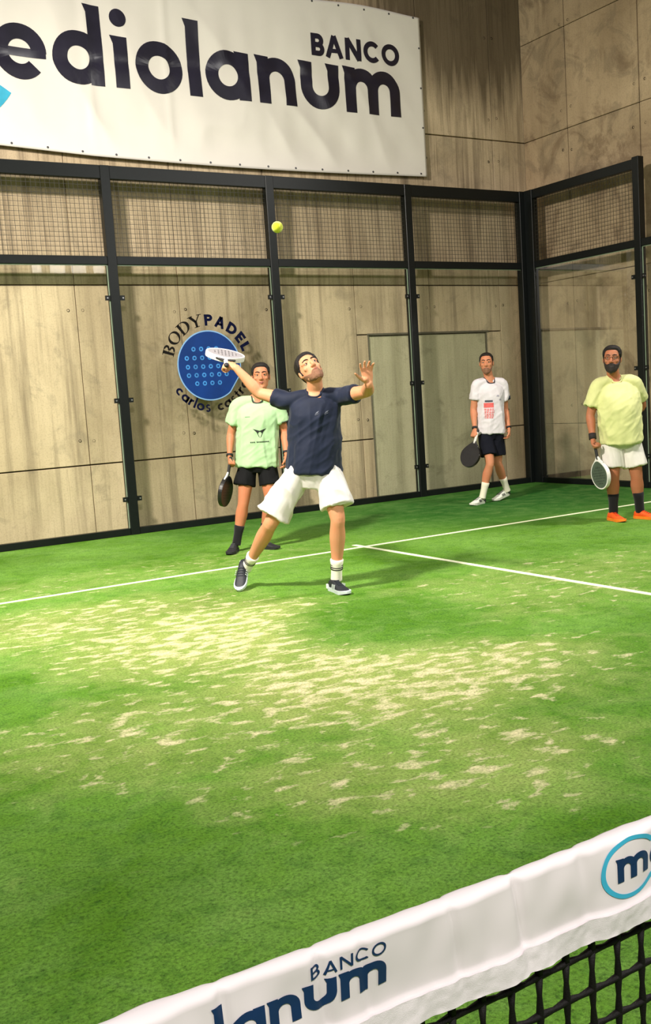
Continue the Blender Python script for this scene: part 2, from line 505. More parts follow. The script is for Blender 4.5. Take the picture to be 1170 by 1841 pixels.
# floodlights of the far half of the hall (seen mirrored in the top of the left pane)
M_lampw = bpy.data.materials.new('lamp_diffuser'); M_lampw.use_nodes = True
em = M_lampw.node_tree.nodes['Principled BSDF']
em.inputs['Emission Color'].default_value = (1, .97, .93, 1); em.inputs['Emission Strength'].default_value = 20
for q, (x, w) in enumerate(((3.26, .13), (3.84, .21), (4.44, .21), (5.02, .16))):
    fl = empty('floodlight', (x, -7.5, 5.45), label=('leftmost', 'second from the left', 'third from the left', 'rightmost')[q] + ' of four white floodlights mirrored in the left pane', cat='lamp', group='floodlights behind the camera')
    bm = bmesh.new(); box(bm, (-w - .02, -.08, -.19), (w + .02, 0, .19), .01); bm_obj('housing', bm, M_black, fl)
    bm = bmesh.new(); box(bm, (-w, 0, -.16), (w, .012, .16), .004); bm_obj('diffuser', bm, M_lampw, fl)

# ------------------------------------------------------------------ lettering from strokes
def arc(cx, cy, ro, ri, a0, a1, n=None, sy=1.0):
    n = n or max(4, int(abs(a1 - a0) / 9))
    out = []
    for i in range(n):
        A, B = math.radians(a0 + (a1 - a0) * i / n), math.radians(a0 + (a1 - a0) * (i + 1) / n)
        out.append([(cx + ri * math.cos(A), cy + ri * math.sin(A) * sy), (cx + ro * math.cos(A), cy + ro * math.sin(A) * sy),
                    (cx + ro * math.cos(B), cy + ro * math.sin(B) * sy), (cx + ri * math.cos(B), cy + ri * math.sin(B) * sy)])
    return out
def rc(x0, y0, x1, y1): return [[(x0, y0), (x1, y0), (x1, y1), (x0, y1)]]
def ln(x0, y0, x1, y1, w):
    d = V((x1 - x0, y1 - y0)).normalized(); n = V((-d.y, d.x)) * w / 2
    return [[(x0 - n.x, y0 - n.y), (x1 - n.x, y1 - n.y), (x1 + n.x, y1 + n.y), (x0 + n.x, y0 + n.y)]]
def stem(x, y0, y1, w): return [[(x, y0), (x + w, y0), (x + w, y1), (x - .06, y1 + .02), (x, y1 - .14)]]
def glyph(c, w=.29):
    """lower-case geometric sans, x-height 1; returns (width, polygons)"""
    if c == 'o': return 1.05, arc(.525, .5, .525, .525 - w, 0, 360, 40)
    if c == 'e': return 1.04, arc(.52, .5, .52, .52 - w, 0, 318, 36) + rc(.12, .41, 1.03, .57)
    if c == 'd': return 1.03, arc(.515, .5, .515, .515 - w, 0, 360, 40) + stem(1.03 - w, 0, 1.54, w)
    if c == 'a': return 1.03, arc(.515, .5, .515, .515 - w, 0, 360, 40) + stem(1.03 - w, 0, 1.0, w)
    if c == 'l': return w, stem(0, 0, 1.54, w)
    if c == 'i': return w, stem(0, 0, 1.0, w) + arc(w / 2, 1.37, .175, 0.001, 0, 360, 24)
    if c == 'n': return .96, stem(0, 0, 1.0, w) + arc(.48, .52, .48, .48 - w, 0, 180, 20) + rc(.96 - w, 0, .96, .52)
    if c == 'u': return 1.0, stem(0, .5, 1.0, w) + arc(.5, .5, .5, .5 - w, 180, 360, 20) + stem(1 - w, .5, 1.0, w)
    if c == 'm':
        r = (1.53 + w) / 4
        return 1.53, stem(0, 0, 1.0, w) + arc(r, 1 - r, r, r - w, 0, 180, 20) + arc(1.53 - r, 1 - r, r, r - w, 0, 180, 20) + rc(2 * r - w, 0, 2 * r, 1 - r) + rc(1.53 - w, 0, 1.53, 1 - r)
    if c == 'c': return .9, arc(.5, .5, .5, .5 - w, 48, 312, 26)
    if c == 'r': return .62, rc(0, 0, w, 1.0) + arc(.5, .5, .5, .5 - w, 75, 180, 10)
    if c == 't': return .62, rc(.14, .25, .14 + w, 1.32) + rc(0, .8, .6, 1.0) + arc(.42, .27, .28, .28 - w * .9, 180, 290, 10)
    if c == 's': return .78, arc(.39, .735, .265 + .05, .315 - w * .8, 30, 260, 18) + arc(.39, .275, .325, .325 - w * .8, -150 + 360 - 360, 90, 18)
    return .5, []
def cap(c, w=.2):
    if c == 'B':
        r1 = (.5 + w / 2) / 2; r2 = (.5 + w / 2) / 2
        return .64, rc(0, 0, w, 1) + arc(.36, 1 - r1, r1, r1 - w, -90, 90, 14) + arc(.40, r2, r2, r2 - w, -90, 90, 14) + rc(w, 1 - w, .36, 1) + rc(w, .5 - w / 2, .40, .5 + w / 2) + rc(w, 0, .40, w)
    if c == 'A': return .92, ln(.10, 0, .46, 1, w) + ln(.82, 0, .46, 1, w) + rc(.24, .22, .68, .22 + w * .8)
    if c == 'N': return .86, rc(0, 0, w, 1) + rc(.86 - w, 0, .86, 1) + ln(w * .5, .97, .86 - w * .5, .03, w)
    if c == 'C': return .92, arc(.5, .5, .5, .5 - w, 42, 318, 28)
    if c == 'O': return 1.02, arc(.51, .5, .51, .51 - w, 0, 360, 36)
    if c == 'P': return .68, rc(0, 0, w, 1) + arc(.38, .7, .3, .3 - w * .95, -90, 90, 14) + rc(w, 1 - w, .38, 1) + rc(w, .4, .38, .4 + w * .95)
    if c == 'D': return .86, rc(0, 0, w, 1) + arc(.36, .5, .5, .5 - w, -90, 90, 20) + rc(w, 1 - w, .36, 1) + rc(w, 0, .36, w)
    if c == 'E': return .62, rc(0, 0, w, 1) + rc(w, 0, .62, w) + rc(w, 1 - w, .62, 1) + rc(w, .5 - w / 2, .58, .5 + w / 2)
    if c == 'L': return .58, rc(0, 0, w, 1) + rc(w, 0, .58, w)
    return .4, []
def serif(c):
    t, k = .06, .2
    s = lambda x, y: rc(x - .1, y, x + k + .1, y + t)
    if c == 'B': return .8, rc(.1, 0, .1 + k, 1) + rc(0, 0, .4, t) + rc(0, 1 - t, .4, 1) + rc(.3, .48, .42, .53) + [[(p[0] if 1 else 0, p[1]) for p in q] for q in arc(.40, .745, .30, .14, -90, 90, 12, .85) + arc(.42, .26, .34, .16, -90, 90, 12, .77)]
    if c == 'O': return .98, [[(.49 + (x - .49) * 1, y) for x, y in q] for q in thin_o()]
    if c == 'D': return .95, rc(.1, 0, .1 + k, 1) + rc(0, 0, .45, t) + rc(0, 1 - t, .45, 1) + [[(x, .5 + (y - .5) * .5 / .5) for x, y in q] for q in half_d()]
    if c == 'Y': return .95, rc(.38, 0, .38 + k, .5) + rc(.24, 0, .72, t) + ln(.16, .97, .48, .45, k) + ln(.84, .97, .53, .47, .08) + rc(-.02, 1 - t, .36, 1) + rc(.66, 1 - t, 1.0, 1)
    return .4, []
def thin_o():
    out = []; n = 32
    for i in range(n):
        A, B = 2 * PI * i / n, 2 * PI * (i + 1) / n
        out.append([(.49 + .29 * math.cos(A), .5 + .44 * math.sin(A)), (.49 + .49 * math.cos(A), .5 + .51 * math.sin(A)),
                    (.49 + .49 * math.cos(B), .5 + .51 * math.sin(B)), (.49 + .29 * math.cos(B), .5 + .44 * math.sin(B))])
    return out
def half_d():
    out = []; n = 18
    for i in range(n):
        A, B = -PI / 2 + PI * i / n, -PI / 2 + PI * (i + 1) / n
        out.append([(.40 + .33 * math.cos(A), .5 + .44 * math.sin(A)), (.40 + .55 * math.cos(A), .5 + .50 * math.sin(A)),
                    (.40 + .55 * math.cos(B), .5 + .50 * math.sin(B)), (.40 + .33 * math.cos(B), .5 + .44 * math.sin(B))])
    return out

def print_mesh(polys, fmap, cell=None):
    """polygons (2D) -> flat print mesh through fmap; optionally subdivided so that it follows a curved surface"""
    bm = bmesh.new()
    for k, q in enumerate(polys):
        try: bm.faces.new([bm.verts.new((x, y, 0)) for x, y in q])
        except ValueError: pass
    if cell:
        bmesh.ops.triangulate(bm, faces=[f for f in bm.faces if len(f.verts) > 4])
        for _ in range(6):
            es = [e for e in bm.edges if e.calc_length() > cell]
            if not es: break
            bmesh.ops.subdivide_edges(bm, edges=es, cuts=1, use_grid_fill=True)
            bmesh.ops.triangulate(bm, faces=[f for f in bm.faces if len(f.verts) > 4])
    for v in bm.verts: v.co = fmap(v.co.x, v.co.y)
    return bm
def shift(polys, dx, dy, sx=1.0, sy=None):
    sy = sy or sx
    return [[(dx + x * sx, dy + y * sy) for x, y in q] for q in polys]

# ------------------------------------------------------------------ wall banner
BX0, BX1, BZ0, BZ1 = -4.6, 3.53, 4.18, 6.20
BY = YB - .055
def sag(x, z):
    # wrinkles: diagonal drag folds falling to the lower right, soft swells elsewhere
    u = (x - BX0) / (BX1 - BX0); v = (z - BZ0) / (BZ1 - BZ0)
    e = min(1, max(0, min(u, 1 - u) * 14)) * min(1, max(0, min(v, 1 - v) * 6))
    d = noise.noise(V((x * .8 + z * .3, z * .9, 3))) * .030
    r = abs(noise.noise(V((x * 1.5 + z * 1.1 + .5, (z - x * .35) * .45, 8.1))))
    d += (.10 - r) * .10 * (1.15 - v)
    d += noise.noise(V((x * 4.2, z * 1.1, 1.7))) * .010
    d += math.exp(-((x + .98) / .05) ** 2) * .012 + math.exp(-((x + .06) / .04) ** 2) * .010 - math.exp(-((z - 5.2 - .05 * x) / .05) ** 2) * .008
    return d * e
bz_bot = lambda x: BZ0 - .045 * math.sin(PI * min(max((x + 2) / 5.5, 0), 1)) + .02 * min(max(-(x + 1), 0), 1)
def ban(x, z, off=0.0): return V((x, BY - .02 - off - sag(x, z), z))
bm = bmesh.new()
NX, NZ = 260, 70
gr = []
for i in range(NX + 1):
    x = BX0 + (BX1 - BX0) * i / NX
    row = []
    for k in range(NZ + 1):
        t = k / NZ
        z = bz_bot(x) * (1 - t) + (BZ1 + .02 * math.sin(x * 3)) * t
        row.append(bm.verts.new(ban(x, z)))
    gr.append(row)
for i in range(NX):
    for k in range(NZ):
        bm.faces.new((gr[i][k], gr[i + 1][k], gr[i + 1][k + 1], gr[i][k + 1]))
bnr = empty('wall_banner', (0, BY, 4.2), label='large white vinyl banner with dark lettering hung on the concrete wall', cat='banner')
def wb(name, bm, mat, smooth=False, **k):
    for v in bm.verts: v.co -= V((0, BY, 4.2))
    return bm_obj(name, bm, mat, bnr, smooth, **k)
M_vinyl = simple('white_banner_vinyl', srgb(232, 226, 218), .42, .02, 3, .03, spec=.45)
sheet = wb('banner_sheet', bm, M_vinyl, True)
sheet.modifiers.new('thick', 'SOLIDIFY').thickness = .002
fb = lambda x, y: ban(x, y, .004)
XH = .545
for c, x0, wd in (('m', -3.0, .84), ('e', -1.995, .565), ('d', -1.37, .56), ('i', -.685, .16), ('o', -.443, .575), ('l', .20, .16), ('a', .42, .56), ('n', 1.092, .517), ('u', 1.685, .55), ('m', 2.32, .835)):
    gw, po = glyph(c)
    wb('letter', print_mesh(shift(po, x0, 4.903, wd / gw, XH), fb, .06), M_navy, True)
x = 1.86; sc_ = (3.18 - 1.86) / (sum(cap(c)[0] for c in 'BANCO') * .262 + .14)
for c in 'BANCO':
    gw, po = cap(c, .235); wb('small_letter', print_mesh(shift(po, x, 5.535, .262 * sc_, .262), fb, .05), M_navy, True); x += (gw * .262 + .035) * sc_
wb('ring_mark', print_mesh(arc(-2.58, 5.22, .88, .74, 33, 327, 60), fb, .08), M_cyan, True, label='cyan ring round the first letter')
for i in range(22):
    x = BX0 + .05 + i * .38
    for z in (bz_bot(x) + .035, BZ1 - .03):
        if x < BX1:
            bm = bmesh.new(); p = ban(x, z, .004)
            bmesh.ops.create_cone(bm, cap_ends=True, segments=10, radius1=.013, radius2=.010, depth=.006, matrix=Matrix.Translation(p) @ Matrix.Rotation(PI / 2, 4, 'X'))
            wb('eyelet', bm, M_grommet)
for z in (4.8, 5.3, 5.8):
    bm = bmesh.new(); p = ban(BX1 - .03, z, .004)
    bmesh.ops.create_cone(bm, cap_ends=True, segments=10, radius1=.013, radius2=.010, depth=.006, matrix=Matrix.Translation(p) @ Matrix.Rotation(PI / 2, 4, 'X'))
    wb('eyelet', bm, M_grommet)

# ------------------------------------------------------------------ logo on the glass
LG = V((.065, 9.978, 1.83))
logo = empty('club_logo', LG, label='round blue club logo sticker with lettering on the glass behind the player', cat='sign')
flat = lambda off=0.0: (lambda x, y: V((x, -off, y)))
M_lblue = simple('logo_blue', srgb(4, 46, 110), .5, .25, 3, spec=.25)
M_lrim = simple('logo_rim', srgb(118, 160, 205), .4)
M_ldot = simple('logo_dots', srgb(52, 122, 190), .4, .3, 9)
M_ltxt = simple('logo_black', srgb(20, 17, 16), .8, spec=.1)
M_ltxt2 = simple('logo_navy', srgb(6, 10, 40), .8, spec=.1)
def cut_disc(r, off):
    pts = []
    for i in range(90):
        a = 2 * PI * i / 90; x, y = r * math.cos(a), r * math.sin(a)
        # straight cut on the lower right like the throat of a racket face
        n = V((math.cos(-.62), math.sin(-.62))); d = x * n.x + y * n.y
        lim = r * .955
        if d > lim: x -= n.x * (d - lim); y -= n.y * (d - lim)
        pts.append((x, y))
    bm = bmesh.new(); vs = [bm.verts.new((x, -off, y)) for x, y in pts]; bm.faces.new(vs); return bm
bm = cut_disc(.400, .001); bm_obj('rim', bm, M_lrim, logo)
bm = cut_disc(.386, .003); bm_obj('disc', bm, M_lblue, logo)
rows = [(.19, (-.19, -.095, 0, .095)), (.09, (-.28, -.185, -.09, .005, .10)), (-.01, (-.275, -.18, -.085, .01, .105)), (-.105, (-.27, -.175, -.08, .015, .11, .205)), (-.20, (-.175, -.08, .015, .11))]
for z, xs_ in rows:
    for x in xs_:
        bm = print_mesh(arc(x, z, .027, .012, 0, 360, 16) , flat(.006)); bm_obj('dot', bm, M_ldot, logo)
def arc_text(txt, fn, h, rad, a_start, spacing, outer=True, bold=.2):
    """letters on a circle; outer: tops away from the centre, running clockwise"""
    out_ = []; a = math.radians(a_start)
    for c in txt:
        polys = []
        gw, po = fn(c, bold) if fn is not serif else fn(c)
        gw = gw if po else .42
        for q in po:
            qq = []
            for x, y in q:
                if outer:
                    an = a - (x * h) / rad; r = rad + y * h
                else:
                    an = a + (x * h) / rad; r = rad + h * 1.3 - y * h
                qq.append((r * math.cos(an), r * math.sin(an)))
            polys.append(qq)
        step = (gw * h + spacing) / rad
        a = a - step if outer else a + step
        if polys: out_.append(polys)
    return out_
for txt, fn, h, rad, a0, sp, outer, bold, mt in (('BODY', serif, .138, .452, 166, .012, True, 0, M_ltxt), ('PADEL', cap, .128, .452, 93, .030, True, .25, M_ltxt2),
        ('carlos', glyph, .080, .425, 210, .010, False, .28, M_ltxt2), ('castro', glyph, .080, .425, 277, .010, False, .28, M_ltxt)):
    for po in arc_text(txt, fn, h, rad, a0, sp, outer, bold):
        bm_obj('letter', print_mesh(po, flat(.004)), mt, logo)

# ------------------------------------------------------------------ net
net = empty('court_net', (0, 0, 0), label='black court net with a wide white printed top band across the foreground', cat='net')
NTOP = lambda x: .870 + .0185 * abs(x / 5) ** 2 + .0015 * math.sin(x * 9)
NH = .098
def wrk(x, t):
    """t: 0 at the bottom edge, 1 at the top; out-of-plane wrinkle of the band"""
    d = noise.noise(V((x * 11, t * 1.1, 2.2))) * .0042 + noise.noise(V((x * 34, t * 2.0, 5.0))) * .0018
    for xc, wd, am in ((-4.535, .006, .0035), (-4.49, .005, .0022), (-4.30, .006, .0045), (-4.385, .005, .0024), (-4.63, .006, .0030), (-4.21, .008, .002)):
        d -= am * math.exp(-((x - xc - .010 * (1 - t)) / wd) ** 2) * (.35 + .65 * t)
    if t < .27: d += .0026 + noise.noise(V((x * 90, t * 60, 1))) * .0008 + math.sin(t * 160) * .00025
    else: d += .0026 * math.exp(-(t - .27) * 60)
    d += noise.noise(V((x * 25, 0, 9))) * .003 * max(0, .3 - t) / .3
    return d
def netp(x, t, off=0.0):
    zt, s = NTOP(x), NH + .003 * noise.noise(V((x * 23, 7, 1)))
    return V((x, -.012 - 1.5 * wrk(x, t) - off, zt - .006 - s * (1 - t) + (.0 if t < 1 else 0)))
xsn = []
x = -5.0
while x < 5.0:
    xsn.append(x); x += .003 if x < -3.6 else .03
xsn.append(5.0)
bm = bmesh.new(); rows_ = []
TN = 36
for x in xsn:
    r = [bm.verts.new(netp(x, k / TN)) for k in range(TN + 1)]
    zt = NTOP(x) - .006
    y0 = -.012 - 1.5 * wrk(x, 1)
    for an in (35, 65, 90, 125, 155):
        a = math.radians(an); r.append(bm.verts.new((x, y0 * math.cos(a) * 1.0, zt + .006 * math.sin(a))))
    for k in range(0, 6): r.append(bm.verts.new((x, .011, zt - .02 * k)))
    rows_.append(r)
for i in range(len(rows_) - 1):
    for k in range(len(rows_[0]) - 1):
        bm.faces.new((rows_[i][k], rows_[i + 1][k], rows_[i + 1][k + 1], rows_[i][k + 1]))
M_band = simple('white_net_band', srgb(226, 218, 222), .5, .02, 4, .02, spec=.35)
bandobj = bm_obj('top_band', bm, M_band, net, True)
# stitched hem strip, a bit proud of the band
bm = bmesh.new(); prev = None
for x in xsn:
    if x > -2.5: break
    r = [bm.verts.new(netp(x, t, .0016)) for t in (.0, .03, .07, .11, .15, .19, .23, .265)]
    if prev:
        for k in range(7): bm.faces.new((prev[k], r[k], r[k + 1], prev[k + 1]))
    prev = r
bm_obj('hem_strip', bm, simple('hem_tape', srgb(226, 219, 223), .55, .03, 300, .16, bscale=900), net, True)
# print on the band; z given in band height
def fnet(x, z):
    t = (z - (NTOP(x) - .006 - NH)) / NH
    return netp(x, t, .0009)
sx, sz = .0610 * XH, .0262
for xr in (-4.463, -3.802, -3.14):
    base = .8315 if xr < -4 else .8345
    tot = sum(glyph(c)[0] + .12 for c in 'mediolanum') - .12
    xl = x = xr - tot * sx
    for c in 'mediolanum':
        gw, po = glyph(c); bm_obj('letter', print_mesh(shift(po, x, base, sx, sz), fnet, .004), M_navyn, net, True); x += (gw + .12) * sx
    k = .0805 / (sum(cap(c)[0] + .16 for c in 'BANCO') - .16); x = xr - .0805
    for c in 'BANCO':
        gw, po = cap(c, .15); bm_obj('small_letter', print_mesh(shift(po, x, base + sz * 1.16, k, .0122), fnet, .004), M_navyn, net, True); x += (gw + .16) * k
    cx = xl + .024
    ring = []
    for q in arc(0, 0, 1, .86, 38, 322, 50):
        ring.append([(cx + a * .0475, base + .013 + b * .034) for a, b in q])
    bm_obj('ring_mark', print_mesh(ring, fnet, .004), M_cyan, net, True, label='pale blue ring')
# knotted net below the band
M_net = simple('net_cord', srgb(14, 11, 11), .6, .2, 400, .3, bscale=700, spec=.25)
CELL = .0415; CX = .0385
def cord(bm, pts, r, N=5):
    loft(bm, [(p, rr, rr) for p, rr in pts], (0, 1, 0), N, 1, True, True)
def node(i, j):
    x = -4.998 + CX * i
    z = NTOP(x) - .006 - NH - .019 - .0435 * j + .0025 * noise.noise(V((i * 1.7, j * 2.1, 0)))
    return V((x + .0015 * noise.noise(V((i * 2.3, j * 1.1, 4))), .002 * noise.noise(V((i, j, 9))), max(z, .01)))
NI, NJ = 260, 18
bm = bmesh.new()
for i in range(NI):
    near = i < 45
    if near:
        t0 = node(i, 0); cord(bm, [(t0 + V((0, 0, .022)), .0040), (t0, .0046)], .003)
    pts = []
    for j in range(NJ):
        p = node(i, j)
        if j: pts.append(((node(i, j - 1) + p) / 2, .0029 if near else .0026))
        pts.append((p, .0047 if near else .0035))
    cord(bm, pts, .0025, 6 if near else 3)
for j in range(NJ):
    pts = []
    for i in range(NI):
        p = node(i, j)
        if i:
            q = node(i - 1, j); m_ = (p + q) / 2
            m_.z -= .0015
            pts.append((m_, .0029))
        pts.append((p, .0047 if i < 45 else .0035))
    cord(bm, pts, .0025, 6)
bm_obj('netting', bm, M_net, net, True, kind='stuff')
for s in (-1, 1):
    bm = bmesh.new(); box(bm, (s * 5.04 - .03, -.03, 0), (s * 5.04 + .03, .03, .93), .004)
    bm_obj('net_post', bm, M_black, net)

# ------------------------------------------------------------------ ball
bm = bmesh.new(); bmesh.ops.create_uvsphere(bm, u_segments=28, v_segments=18, radius=.034)
bl = bm_obj('padel_ball', bm, simple('yellow_felt', srgb(206, 214, 20), .9, .12, 200, .6, bscale=600, sheen=.4), None, True, loc=(-1.905, 4.66, 2.405),
            label='yellow ball in the air high above the serving player', cat='ball')
bm = bmesh.new()
prev = None; ring0 = None
for i in range(65):
    t = 2 * PI * i / 64
    p = V((math.cos(t) + .35 * math.cos(3 * t), math.sin(t) - .35 * math.sin(3 * t), .95 * math.sin(2 * t))).normalized() * .0342
    n = p.normalized(); q = V((-math.sin(t), math.cos(t), .2)).cross(n).normalized() * .0013
    r = [bm.verts.new(p - q), bm.verts.new(p + n * .0006), bm.verts.new(p + q)]
    if prev:
        bm.faces.new((prev[0], r[0], r[1], prev[1])); bm.faces.new((prev[1], r[1], r[2], prev[2]))
    prev = r
bm_obj('seam', bm, simple('ball_seam', srgb(232, 236, 190), .8), bl, True)

# ------------------------------------------------------------------ people
FW = V((.513766, .857930, 0))        # from the camera into the hall
RT = V((.857930, -.513766, 0))       # to the right of that
UP = V((0, 0, 1))
def dirn(alpha):                      # horizontal direction, 0 = towards the camera, + = to the right
    a = math.radians(alpha); return (-FW * math.cos(a) + RT * math.sin(a)).normalized()

def skin_mat(name, c, red=.12):
    m, nt, b = new_mat(name); g = NG(nt); co = g.coord()
    n1 = g.noise(co, 9, 4); n2 = g.noise(co, 90, 3)
    col = g.mix(g.ramp(n1, [(.35, 0.), (.7, 1.)]), c, (c[0] * 1.04, c[1] * (1 - red), c[2] * (1 - red * 1.2)))
    col = g.mix(g.math('MULTIPLY', n2, .12), col, (c[0] * .6, c[1] * .45, c[2] * .4))
    nt.links.new(col, b.inputs['Base Color'])
    b.inputs['Roughness'].default_value = .6; b.inputs['Specular IOR Level'].default_value = .35
    b.inputs['Subsurface Weight'].default_value = .12
    b.inputs['Subsurface Radius'].default_value = (.012, .004, .002)
    b.inputs['Subsurface Scale'].default_value = 1.0
    nt.links.new(g.bump(n2, .08, .002), b.inputs['Normal'])
    return m
def cloth(name, c, rough=.85, var=.05, bump=.25, sheen=.15):
    return simple(name, c, rough, var, 14, bump, bscale=260, spec=.2, sheen=sheen)
M_hair = simple('dark_hair', srgb(26, 20, 18), .6, .35, 120, .8, bscale=380, spec=.3)
M_hair2 = simple('brown_black_hair', srgb(32, 24, 20), .6, .35, 120, .8, bscale=380, spec=.3)
M_stub = simple('beard_stubble', srgb(132, 92, 68), .8, .25, 240, .4, bscale=500)
M_beard = simple('dark_beard', srgb(34, 24, 20), .7, .35, 160, .8, bscale=380)
M_eyew = simple('eye_white', srgb(168, 150, 138), .4)
M_iris = simple('iris_dark', srgb(28, 18, 12), .15)
M_lip = simple('lips', srgb(150, 82, 72), .45)
M_band_b = simple('black_wristband', srgb(20, 19, 22), .7)

HEAD = [(-.120, .020, .055, .020), (-.106, .040, .040, .046), (-.086, .053, .020, .067), (-.055, .062, .004, .087),
        (-.020, .070, -.002, .095), (.012, .073, -.006, .098), (.045, .0755, -.010, .104), (.075, .070, -.011, .097),
        (.098, .054, -.011, .077), (.112, .034, -.009, .050), (.119, .010, -.008, .016)]
def head_at(h):
    h = max(min(h, .119), -.120)
    for i in range(len(HEAD) - 1):
        a, b = HEAD[i], HEAD[i + 1]
        if h <= b[0]:
            t = (h - a[0]) / (b[0] - a[0]); return [a[k] + (b[k] - a[k]) * t for k in (1, 2, 3)]
    return HEAD[-1][1:]
def smooth(a, b, x):
    t = min(max((x - a) / (b - a), 0), 1); return t * t * (3 - 2 * t)
def head_shell(fn, nphi=72, nh=70):
    """closed shell round the skull; fn(phi, h) = thickness (negative hides it)"""
    bm = bmesh.new(); rings = []
    for k in range(nh + 1):
        h = -.120 + .239 * k / nh
        w, c, d = head_at(h)
        ring = []
        for i in range(nphi):
            ph = 2 * PI * i / nphi      # 0 = front, + towards +x
            x, y = w * math.sin(ph), c + d * math.cos(ph)
            n = V((math.sin(ph) / max(w, .02), math.cos(ph) / max(d, .02), 0))
            nz = smooth(.045, .119, h) * 1.6 - smooth(-.09, -.12, h) * .9
            n = (n.normalized() + V((0, 0, nz))).normalized()
            pa = abs(ph if ph <= PI else ph - 2 * PI)
            th = fn(math.degrees(pa), h, V((x, y, h)))
            ring.append(bm.verts.new(V((x, y, h)) + n * th))
        rings.append(ring)
    for k in range(nh):
        for i in range(nphi):
            bm.faces.new((rings[k][i], rings[k][(i + 1) % nphi], rings[k + 1][(i + 1) % nphi], rings[k + 1][i]))
    bm.faces.new(rings[0]); bm.faces.new(rings[-1])
    return bm
def interp(tbl, x):
    if x <= tbl[0][0]: return tbl[0][1]
    for (a, va), (b, vb) in zip(tbl, tbl[1:]):
        if x <= b: return va + (vb - va) * (x - a) / (b - a)
    return tbl[-1][1]

def hand(bm, wr, D, palm, thumb, curl=(25, 30, 20), spread=4, tcurl=20, sc=1.0, tout=40):
    """wr wrist, D to the knuckles, palm = direction the palm faces, thumb = side of the thumb"""
    D = D.normalized(); T = (thumb - D * thumb.dot(D)).normalized(); Pm = (palm - D * palm.dot(D) - T * palm.dot(T)).normalized()
    s = sc
    loft(bm, [(wr - D * .015 * s, .026 * s, .020 * s), (wr + D * .015 * s, .030 * s, .018 * s), (wr + D * .05 * s, .040 * s, .0155 * s), (wr + D * .085 * s, .042 * s, .0135 * s)], T, 14, 2)
    ball(bm, wr + D * .035 * s + T * .022 * s + Pm * .008 * s, .018 * s)
    L = [(.030, .074), (.010, .083), (-.011, .078), (-.031, .062)]
    for q, (off, ln_) in enumerate(L):
        a0 = math.radians((q - 1.5) * -spread)
        base = wr + D * (.086 - abs(off) * .12) * s + T * off * s
        Dd = (D * math.cos(a0) + T * math.sin(a0)).normalized()
        an = 0; p = base; pts = [(p, .0098 * s, .0098 * s)]
        for seg, fr in enumerate((.46, .30, .24)):
            an += math.radians(curl[seg] + (q * 3 if seg == 0 else 0))
            dd = Dd * math.cos(an) + Pm * math.sin(an)
            p = p + dd * ln_ * fr * s
            pts.append((p, (.0090, .0082, .0070)[seg] * s, (.0090, .0082, .0070)[seg] * s))
        loft(bm, pts, T, 10, 2)
    an = math.radians(tout); p = wr + D * .022 * s + T * .026 * s
    pts = [(p, .012 * s, .012 * s)]
    for seg, ln_ in enumerate((.040, .032, .026)):
        a = an - math.radians(tcurl * seg * .8)
        dd = (D * math.cos(a) + T * math.sin(a) + Pm * (.25 + .35 * seg * tcurl / 40)).normalized()
        p = p + dd * ln_ * s; pts.append((p, (.0115, .010, .008)[seg] * s, (.0115, .010, .008)[seg] * s))
    loft(bm, pts, Pm, 10, 2)

